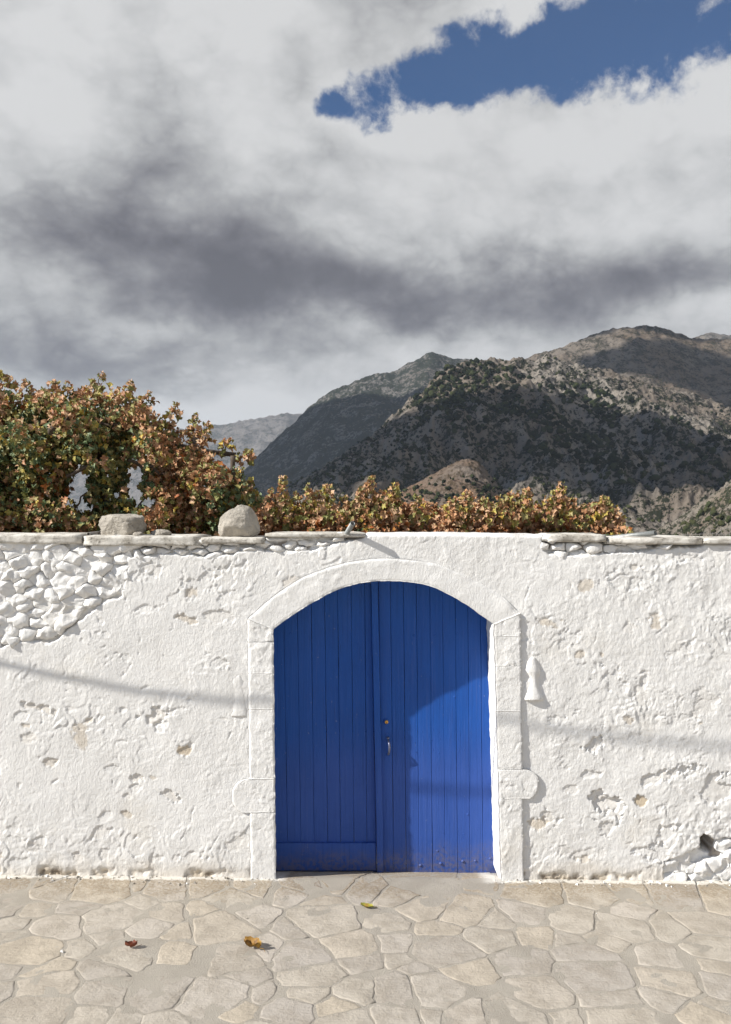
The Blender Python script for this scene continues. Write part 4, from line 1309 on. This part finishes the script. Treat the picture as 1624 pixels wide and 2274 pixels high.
    # --- the low row behind the wall to the right
    rows = [('russet low grapevine between the tall rounded boulder and the upright pipe', 585, 700, 1118, [(632, 1062, 9), (600, 1092, 5), (692, 1085, 7), (655, 1100, 4)]),
            ('low grapevine with yellowish shoots directly behind the upright pipe', 700, 800, 1122, [(735, 1082, 7), (712, 1098, 4), (765, 1108, 4), (790, 1100, 4)]),
            ('low russet grapevine whose tallest pale shoot stands right of the upright pipe', 795, 905, 1116, [(826, 1060, 10), (812, 1085, 6), (880, 1082, 8), (850, 1095, 5), (870, 1090, 5)]),
            ('densest reddish brown low grapevine over the right half of the door arch', 900, 1060, 1122, [(935, 1108, 4), (1005, 1112, 4), (1042, 1098, 6), (1030, 1102, 5)]),
            ('brown and green low grapevine with two upright shoots beyond the door arch', 1055, 1190, 1118, [(1080, 1108, 4), (1128, 1102, 5), (1166, 1090, 8), (1150, 1100, 5), (1105, 1112, 4)]),
            ('low grapevine with one tall pale green shoot before the last vine', 1185, 1285, 1122, [(1243, 1080, 10), (1232, 1098, 6), (1215, 1112, 4), (1265, 1112, 4)]),
            ('yellow green end vine of the low row beside the lying pipe', 1280, 1378, 1138, [(1348, 1108, 8), (1325, 1122, 6), (1365, 1130, 5), (1300, 1126, 4)])]
    for vi, (label, xa, xb, ht, sh) in enumerate(rows):
        items = []; br = []
        n = int((xb - xa) * 0.95)
        for k in range(n):
            px = r.uniform(xa - 6, xb + 6); f = r.random()
            t = ht + 7 * math.sin(px * 0.07) + 5 * math.sin(px * .19 + 1) + r.uniform(0, 8)
            if vi == 6: t += 22 * abs((px - 1335) / 55) ** 2
            py = t + 12 + f * (1200 - t - 12)
            y = 0.95 + r.random() * 0.3 + 0.5 * (1 - f) + 0.7 * float(fbm(np.array(px / 40.0), np.array(py / 30.0), 2, 225))
            y = max(y, 0.62)
            c = P(px, py, y); R = r.uniform(0.08, 0.14)
            for q in range(r.randint(26, 34)):
                d = Vector((r.gauss(0, 1), r.gauss(0, 1), r.gauss(0, 1))).normalized()
                p = c + d * R * r.uniform(0.3, 1.0)
                g_ = float(fbm(np.array(p.x * 2.2), np.array(p.z * 3 + vi), 2, 211)) + (0.42 if vi == 6 else 0) + (0.08 if vi in (1, 5) else 0)
                m = r.choice((2, 2, 4, 3, 2, 1)) if g_ > 0.42 + r.gauss(0, .16) else r.choice((0, 1, 1, 0, 1, 1, 0, 5, 2) if vi != 3 else (0, 1, 1, 0, 0, 1, 1, 0, 1, 5))
                items.append((tuple(p), r.uniform(0.027, 0.052), m, Vector((-0.5, -0.6, 0.55)) + d * 0.7))
        for (px, py, k) in sh:
            br.append(shoot(px - 3, 1150, py - 4, 0.95, int(k * 1.5) + 3, items, True, r.uniform(-4, 10)))
        xm = P((xa + xb) / 2, 1200, 1.3).x; base = (xm, 1.3, GZ)
        br.append((wander(base, P((xa + xb) / 2, 1150, 1.3), 6, .02, 50 + vi), 0.028))
        br.append((wander(P(xa, 1160, 1.3), P(xb, 1156, 1.3), 7, .015, 70 + vi), 0.014))
        vine(label, items, br, 60, base, 40 + vi)


build_vines()


def build_fallen_leaves():
    def leaf(name, label, px, py, size, rz, mat, seed, curl, stalk):
        r = random.Random(seed)
        dep = EYE * FPX / (py - CY); x = (px - CX) * dep / FPX; y = dep - DIST
        n, m = 11, 7; V = []; F = []
        for i in range(n):
            f = i / (n - 1); w = 0.30 * math.sin(math.pi * min(1, f * 0.93 + 0.05)) ** 0.8
            for k in range(m):
                u = (k / (m - 1) - 0.5) * 2
                V.append((f - 0.5, u * w * (1 + r.uniform(-.12, .12) * curl), curl * (0.22 * u * u + 0.25 * (f - .5) ** 2 * 2) + 0.03 + r.gauss(0, 0.02 + .03 * curl)))
        for i in range(n - 1):
            for k in range(m - 1): F.append((i * m + k, (i + 1) * m + k, (i + 1) * m + k + 1, i * m + k + 1))
        root = empty(name, (x, y, float(gz(x, y)) + 0.011)); root.rotation_euler = (r.uniform(-.06, .06), r.uniform(-.06, .06), rz)
        mesh_obj('blade', [tuple(c * size for c in v) for v in V], F, mat, root)
        bv, bf = tube([(0.45 * size, 0, 0.04 * size), (0.62 * size, 0.03 * size, 0.05 * size), (0.85 * size, stalk * size, 0.03 * size)], [0.0016, 0.0013, 0.001], 6)
        mesh_obj('stalk', bv, bf, mat, root)
        tag(root, label, 'leaf', 'fallen leaves on the paving')
    leaf('fallen_leaf', 'yellow green oval leaf lying on the paving before the doors', 815, 2014, 0.085, -0.35, mat_leaf('fallen_yellow', (0.36, 0.31, 0.05), (0.28, 0.28, 0.05), (0.34, 0.20, 0.05)), 1, 0.35, 0.05)
    leaf('fallen_leaf', 'curled golden brown dry leaf lying on the paving', 561, 2105, 0.125, -0.55, mat_leaf('fallen_gold', (0.40, 0.24, 0.04), (0.30, 0.16, 0.035), (0.17, 0.08, 0.02)), 2, 1.0, -0.14)
    leaf('fallen_leaf', 'small crumpled dark red leaf on the paving', 291, 2108, 0.070, 0.15, mat_leaf('fallen_red', (0.22, 0.06, 0.03), (0.15, 0.05, 0.025), (0.09, 0.03, 0.02)), 3, 1.3, 0.25)


build_fallen_leaves()


def build_debris():
    r = random.Random(17); V = []; F = []; MI = []; n = 0
    for k in range(300):
        x = r.uniform(-3.0, 3.0); y = -abs(r.gauss(0, 0.055)) - 0.004
        if -0.62 < x < 0.90: continue
        if r.random() < 0.10: y = -r.random() ** 2 * 1.6
        s_ = r.choice((0.004, 0.005, 0.007, 0.009, 0.013)) * r.uniform(.7, 1.3)
        z = float(gz(x, y)) + 0.004
        a = r.random() * 6.28
        pts = [Vector((math.cos(a + i * 2.1 + r.uniform(-.3, .3)) * s_, math.sin(a + i * 2.1 + r.uniform(-.3, .3)) * s_, r.uniform(-.2, .2) * s_)) for i in range(3)]
        ring2 = [p * 0.6 + Vector((0, 0, s_ * r.uniform(.4, .9))) for p in pts]
        for p in pts + ring2: V.append((x + p.x, y + p.y, z + p.z))
        F += [(n, n + 1, n + 4, n + 3), (n + 1, n + 2, n + 5, n + 4), (n + 2, n, n + 3, n + 5), (n + 3, n + 4, n + 5)]
        MI += [0 if r.random() < 0.3 else 1] * 4; n += 6
    o = mesh_obj('grit', V, F, None, None, False, [M['stone'], M['rock']])
    o.data.polygons.foreach_set('material_index', np.array(MI, np.int32))
    tag(o, 'crumbs of plaster and grit along the foot of the wall', kind='stuff')


build_debris()


def build_cable():
    pts = [(-900, 1180), (-450, 1338), (-200, 1420), (0, 1474), (150, 1506), (300, 1534), (450, 1553), (610, 1566), (850, 1584), (1110, 1606), (1300, 1629), (1624, 1661), (1900, 1676), (2500, 1672), (3300, 1600), (4200, 1400)]
    V = [P(a, b) - SUN * (4.2 + 3.8 * a / 1624.0) for a, b in pts]
    q = smooth_line([(v.x, v.z) for v in V], 60)
    yy = np.interp([p.x for p in q], [v.x for v in V], [v.y for v in V])
    base = Vector((q[0].x, float(yy[0]), q[0].y))
    bv, bf = tube([Vector((p.x, float(y), p.y)) - base for p, y in zip(q, yy)], 0.0135, 8)
    o = mesh_obj('overhead_cable', bv, bf, M['rubber']); o.location = base
    tag(o, 'black overhead cable strung above the lane, its shadow crossing the wall', 'cable')


build_cable()

# ------------------------------------------------------------------ garden, valley and mountains
def build_land():
    xs = np.concatenate([[-60, -30, -16], np.arange(-10, 10.1, 0.5), [16, 30, 60]]); ys = np.concatenate([np.arange(0.44, 8, 0.4), [9, 11, 14]])
    X, Y = np.meshgrid(xs, ys); Z = 0.9 + 0.06 * fbm(X * .6, Y * .6, 3, 301) - 0.06 * np.maximum(Y - 5, 0)
    tag(np_mesh('garden_ground', np.stack([X, Y, Z], -1).reshape(-1, 3), grid_faces(*X.shape), M['soil']), kind='structure')
    # the valley floor drops away below the terrace
    m = mat_mountain('valley_scrub', (0.30, 0.27, 0.23), (0.20, 0.15, 0.10), (0.055, 0.060, 0.032), 0.5, 0.6)
    ys = np.concatenate([[13.5, 20, 40, 70, 120, 200, 320, 500, 700], np.linspace(1000, 14000, 24)])
    us = np.linspace(-1.6, 1.6, 60)
    U, Y = np.meshgrid(us, ys); X = U * Y
    Z = -120 + 120.4 * np.exp(-(Y - 13.5) / 190.0) + 6 * fbm(X / 300, Y / 300, 3, 305) * np.clip((Y - 60) / 400, 0, 1)
    X[0] = np.linspace(-60, 60, 60)
    tag(np_mesh('valley', np.stack([X, Y, Z], -1).reshape(-1, 3), grid_faces(*X.shape), m), kind='structure')


build_land()


def mountain(name, sky, y_foot, y_ridge, mat, nu, nv, t_foot=-0.05, amp=30.0, seed=0, rough=1.0, gam=0.9, back=0.35, u_pad=0.12, extra=None):
    """a mountain side that rises from y_foot to its crest; `sky` is the crest line seen from the lane, y_ridge(u) how far off it stands"""
    us = np.array([(a - CX) / FPX for a, b in sky]); ss = np.array([(CY - b) / FPX for a, b in sky])
    u = np.linspace(us[0], us[-1], nu); s = np.interp(u, us, ss)
    k = np.ones(5) / 5; s = np.convolve(np.pad(s, 2, 'edge'), k, 'valid')
    w = np.concatenate([np.linspace(0, 1, nv), 1 + np.linspace(0.03, 1, 12) * back])
    U, W = np.meshgrid(u, w); S = np.tile(s, (len(w), 1))
    yf = np.array([y_foot(v) for v in u]) if callable(y_foot) else np.full(nu, float(y_foot))
    yr = np.array([y_ridge(v) for v in u])
    Y = yf[None] + (yr - yf)[None] * W
    T = t_foot + (S - t_foot) * np.where(W < 1, np.clip(W, 0, 1) ** gam, 1 - 1.1 * (W - 1))
    X = U * Y
    Z = EYE + T * Y
    env = np.clip(1 - np.abs(W * 2 - 0.95), 0, 1) ** 0.7
    L = (yr.mean() - yf.mean())
    rg = (ridged(X / (0.30 * L), Y / (0.42 * L), 5, 400 + seed) - 1.15)
    Z = Z + amp * env * rg + amp * 0.16 * rough * fbm(X / (0.045 * L), Y / (0.05 * L), 4, 430 + seed, 0.6) + amp * 0.10 * rough * np.clip(ridged(X / (0.03 * L), Y / (0.03 * L), 3, 460 + seed) - 1, -1, 1) * (W < 1.01) * np.clip(W * 6, 0, 1)
    if extra is not None: Z = extra(X, Y, Z, U, W)
    V = np.stack([X, Y, Z], -1)
    o = np_mesh(name, V.reshape(-1, 3), grid_faces(*X.shape), mat)
    tag(o, kind='structure')
    return o, V, U, W


def bush_mesh(name, seed, mat, lobes=7):
    r = random.Random(seed)
    bm = bmesh.new()
    for k in range(lobes):
        a = r.uniform(0, 6.28); d = r.uniform(0, 0.55) if k else 0
        sz = r.uniform(0.32, 0.6) if k else 0.68
        mt = Matrix.Translation((math.cos(a) * d, math.sin(a) * d, 0.35 + r.uniform(-.15, .45))) @ Matrix.Rotation(r.random() * 3, 4, 'X') @ Matrix.Diagonal((sz, sz, sz * r.uniform(.7, 1), 1))
        g_ = bmesh.ops.create_icosphere(bm, subdivisions=1, radius=1, matrix=mt)
        for v in g_['verts']: v.co += Vector((r.gauss(0, .07), r.gauss(0, .07), r.gauss(0, .07)))
    me = bpy.data.meshes.new(name); bm.to_mesh(me); bm.free(); me.materials.append(mat)
    return me


def scatter(name, label, pts, sizes, mats, parent=None, seed=0):
    """joined low bushes / trees: uncountable scrub of a hillside"""
    protos = [bush_mesh('b', seed + k, None, 5 if k < 3 else 3) for k in range(5)]
    arr = []
    for me in protos:
        v = np.zeros(len(me.vertices) * 3); me.vertices.foreach_get('co', v); f = np.zeros(len(me.polygons) * 3, int)
        me.polygons.foreach_get('vertices', f); arr.append((v.reshape(-1, 3), f.reshape(-1, 3)))
    rs = np.random.RandomState(seed)
    V = []; F = []; MI = []; n = 0
    for p, s in zip(pts, sizes):
        v, f = arr[rs.randint(5)]
        a = rs.rand() * 6.28; c, q = math.cos(a), math.sin(a)
        w = v * s * np.array([1, 1, rs.uniform(0.75, 1.15)])
        w = np.stack([w[:, 0] * c - w[:, 1] * q, w[:, 0] * q + w[:, 1] * c, w[:, 2]], 1) + p
        V.append(w); F.append(f + n); n += len(v); MI.append(np.full(len(f), rs.randint(len(mats))))
    for me in protos: bpy.data.meshes.remove(me)
    o = np_mesh(name, np.concatenate(V), np.concatenate(F), None, parent, smooth=True)
    for m in mats: o.data.materials.append(m)
    o.data.polygons.foreach_set('material_index', np.concatenate(MI).astype(np.int32))
    tag(o, label, kind='stuff')
    return o


def build_mountains():
    rs = np.random.RandomState(7)
    m_main = mat_mountain('limestone_slope', (0.225, 0.20, 0.172), (0.13, 0.097, 0.07), (0.022, 0.024, 0.015), 0.8, 0.55, 0.55)
    m_top = mat_mountain('bare_upper_slope', (0.165, 0.14, 0.115), (0.125, 0.09, 0.063), (0.036, 0.033, 0.022), 0.9, 0.5, 0.6)
    m_blue = mat_mountain('scrubby_ridge', (0.15, 0.14, 0.13), (0.10, 0.08, 0.065), (0.028, 0.032, 0.024), 1.6, 0.85, 0.4)
    m_far = mat_mountain('far_slope', (0.17, 0.155, 0.145), (0.13, 0.11, 0.095), (0.06, 0.06, 0.05), 3.0, 0.4, 0.4)
    bush = [mat_bush('evergreen_a', (0.014, 0.019, 0.010), (0.022, 0.028, 0.014)), mat_bush('evergreen_b', (0.018, 0.021, 0.012), (0.012, 0.017, 0.010)), mat_bush('evergreen_c', (0.052, 0.058, 0.026), (0.034, 0.042, 0.020))]
    olive = [bush[2], mat_bush('sunny_oak', (0.060, 0.062, 0.028), (0.045, 0.055, 0.024))]
    # farthest range, pale with distance
    mountain('far_mountain', [(-700, 1010), (-300, 985), (0, 970), (250, 965), (440, 950), (520, 938), (600, 924), (640, 915), (700, 925), (800, 930), (1000, 940), (1300, 960)], 6500, lambda u: 9500 + 600 * math.sin(u * 9), m_far, 300, 110, -0.05, 130, 1)
    # tall blue ridge
    o, V, U, W = mountain('ridge_mountain', [(380, 1170), (470, 1105), (545, 1040), (600, 985), (650, 940), (700, 892), (735, 868), (765, 858), (800, 840), (850, 826), (890, 819), (920, 800), (955, 780), (985, 789), (1015, 796), (1110, 800), (1300, 830), (1700, 900)],
                          2600, lambda u: 4300 + 900 * u, m_blue, 420, 200, -0.06, 70, 11, 1.0, 0.8)
    # bare summit behind on the right, and the peak peeping past it
    mountain('peak_mountain', [(1380, 800), (1480, 770), (1540, 750), (1575, 738), (1610, 742), (1680, 752), (1800, 790)], 4400, lambda u: 5600, m_top, 120, 60, 0.0, 40, 51)
    mountain('summit_mountain', [(980, 880), (1080, 825), (1170, 793), (1230, 776), (1290, 754), (1330, 738), (1380, 725), (1430, 722), (1470, 728), (1520, 744), (1560, 752), (1624, 749), (1800, 742), (2000, 760)],
             1900, lambda u: 2900 + 500 * u, m_top, 420, 200, 0.02, 42, 21, 1.2)
    # main wooded mountain
    o, V, U, W = mountain('wooded_mountain', [(560, 1120), (640, 1085), (700, 1050), (760, 1012), (800, 985), (870, 930), (920, 882), (975, 836), (1010, 806), (1060, 798), (1120, 800), (1180, 797), (1215, 792), (1270, 806), (1340, 822), (1450, 850), (1550, 880), (1624, 905), (1750, 930), (2000, 960)],
                          lambda u: 900 + 120 * math.sin(u * 14), lambda u: 1750 + 500 * u, m_main, 620, 330, -0.055, 66, 31, 1.2, 0.92)
    # trees on it: dense in the belt below the crest, sparse above
    nu = V.shape[1]; nv = 330
    pts = []; sz = []; psl = []; ssl = []
    for _ in range(26000):
        i = rs.randint(2, nv - 2); j = rs.randint(nu)
        p = V[i, j]; px = CX + p[0] / (p[1] + DIST) * FPX; py = CY - (p[2] - EYE) / (p[1] + DIST) * FPX
        belt = np.exp(-((py - (905 + 0.28 * (px - 1130))) / (95 if py < 950 else 105)) ** 2)
        belt *= sstep(840, 930, np.array(px + 0.6 * (py - 950)))
        if px < 500 or px > 1760: continue
        nn = float(fbm(np.array(p[0] / 130), np.array(p[1] / 130), 3, 501))
        dens = 0.05 + 1.5 * belt * sstep(-0.18, 0.12, np.array(nn)) + 0.75 * (px < 960) * sstep(-0.4, 0.2, np.array(nn)) + 0.25 * (py > 1040) * sstep(0.0, 0.3, np.array(nn))
        if px > 1400 and py > 980: dens *= 0.45
        if rs.rand() < dens * 0.44:
            s = rs.uniform(3.4, 8.6) * (1.1 if belt > .4 else 0.62)
            if py > 1050: psl.append(p); ssl.append(s * 0.85)
            else: pts.append(p); sz.append(s)
    scatter('hillside_scrub', 'dark evergreen scrub and oaks covering the wooded mountainside', pts, sz, bush, None, 3)
    scatter('lower_scrub', 'olive green bushes dotted over the foot of the mountainside', psl, ssl, olive, None, 4)
    # bare rusty knoll in front
    m_knoll = mat_mountain('rusty_knoll', (0.17, 0.14, 0.115), (0.15, 0.098, 0.066), (0.07, 0.052, 0.034), 0.5, 0.42, 0.95)
    ok_, Vk, _, Wk = mountain('knoll', [(800, 1165), (860, 1115), (905, 1084), (945, 1062), (985, 1040), (1015, 1024), (1040, 1018), (1062, 1024), (1085, 1046), (1105, 1072), (1135, 1104), (1190, 1160)], 830, lambda u: 1000, m_knoll, 200, 90, -0.03, 7, 41, 1.8, 0.7)
    kp = []; ks = []
    for _ in range(1500):
        i = rs.randint(2, 88); j = rs.randint(4, 196); p = Vk[i, j]
        px = CX + p[0] / (p[1] + DIST) * FPX; py = CY - (p[2] - EYE) / (p[1] + DIST) * FPX
        if rs.rand() < sstep(1050, 1120, np.array(py + 0.25 * max(0, px - 1040))) * 0.55: kp.append(p); ks.append(rs.uniform(1.4, 4.4))
    scatter('knoll_scrub', 'dark bushes round the foot of the rusty knoll', kp, ks, bush, None, 8)
    # near rocky slope at the right
    m_near = mat_mountain('rocky_slope', (0.20, 0.175, 0.145), (0.15, 0.11, 0.076), (0.028, 0.032, 0.018), 0.42, 0.60, 0.45)
    o, V, U, W = mountain('rocky_slope', [(1320, 1218), (1400, 1204), (1450, 1186), (1500, 1160), (1545, 1132), (1590, 1098), (1640, 1058), (1700, 1015), (1850, 930), (2100, 860)], 560, lambda u: 820 + 200 * u, m_near, 300, 170, -0.06, 18, 61, 1.9, 0.95)
    pts = []; sz = []
    for _ in range(3200):
        i = rs.randint(2, 148); j = rs.randint(V.shape[1]); p = V[i, j]
        if fbm(np.array(p[0] / 40), np.array(p[1] / 40), 3, 521) > rs.uniform(0.0, 0.5): pts.append(p); sz.append(rs.choice([1.0, 1.5, 2.2, 3.2, 4.2]) * rs.uniform(.8, 1.2))
    scatter('slope_scrub', 'green bushes among the sunny rocks of the right hand slope', pts, sz, olive, None, 5)
    for ob in [x for x in bpy.data.objects if x.name.endswith('mountain') or x.name in ('knoll', 'rocky_slope')]: ob['kind'] = 'structure'


build_mountains()


def build_shade_clouds():
    """cloud shapes added out of view to throw shadows on the mountains"""
    m, g, b = material('shade_cloud_white')
    b.inputs['Base Color'].default_value = (0.85, 0.85, 0.86, 1); b.inputs['Roughness'].default_value = 1.0; b.inputs['Specular IOR Level'].default_value = 0
    r = random.Random(5)
    def at(px, py, y): return P(px, py, y - 0)
    spots = [('cloud added out of view to shade the middle of the wooded mountain', (1250, 940), 1370, 290, 260), ('cloud added out of view to shade the right of the wooded mountain', (1500, 930), 1430, 260, 200), ('cloud added out of view to shade the summit', (1660, 800), 2700, 420, 300), ('cloud added out of view to shade the blue ridge', (820, 930), 3500, 1300, 700), ('cloud added out of view to shade the left flank of the wooded mountain', (850, 1010), 1480, 420, 330)]
    for label, (px, py), y, rx, ry in spots:
        t = P(px, py, y); c = Vector(t) - SUN * 4600.0
        bm = bmesh.new()
        for k in range(26):
            a = r.uniform(0, 6.28); d = math.sqrt(r.random())
            s = r.uniform(0.22, 0.4)
            mt = Matrix.Translation((math.cos(a) * d * rx, math.sin(a) * d * ry, r.uniform(-20, 50))) @ Matrix.Diagonal((s * rx, s * ry, s * min(rx, ry) * 0.6, 1))
            q = bmesh.ops.create_icosphere(bm, subdivisions=3, radius=1, matrix=mt)
            for v in q['verts']:
                v.co += (v.co - mt.translation) * 0.35 * float(fbm(np.array(v.co.x / (rx * .2) + k), np.array(v.co.y / (ry * .2) + v.co.z / 60), 3, 600))
        me = bpy.data.meshes.new('cloud'); bm.to_mesh(me); bm.free(); me.shade_smooth(); me.materials.append(m)
        o = link(bpy.data.objects.new('cloud', me)); o.location = c  # unseen blocker, set sunward of the slope it shades
        tag(o, 'white ' + label, 'cloud', 'unseen clouds added to shade the mountains')


build_shade_clouds()


def build_haze():
    bm = bmesh.new(); bmesh.ops.create_cube(bm, size=1)
    x0, x1, y0, y1, z0, z1 = -24000, 24000, -9500, 15000, -190, 1250
    for v in bm.verts:
        v.co = Vector((x0 if v.co.x < 0 else x1, y0 if v.co.y < 0 else y1, z0 if v.co.z < 0 else z1))
    me = bpy.data.meshes.new('haze'); bm.to_mesh(me); bm.free()
    m = bpy.data.materials.new('valley_haze'); m.use_nodes = True
    g = NG(m.node_tree); g.n.clear()
    v = g.new('ShaderNodeVolumePrincipled'); v.inputs['Color'].default_value = (0.74, 0.85, 1.0, 1)
    v.inputs['Density'].default_value = 3.4e-5; v.inputs['Anisotropy'].default_value = 0.1
    o_ = g.new('ShaderNodeOutputMaterial'); g.l.new(v.outputs[0], o_.inputs['Volume'])
    me.materials.append(m)
    o = link(bpy.data.objects.new('haze', me)); tag(o, kind='stuff')
    o.display_type = 'WIRE'


build_haze()
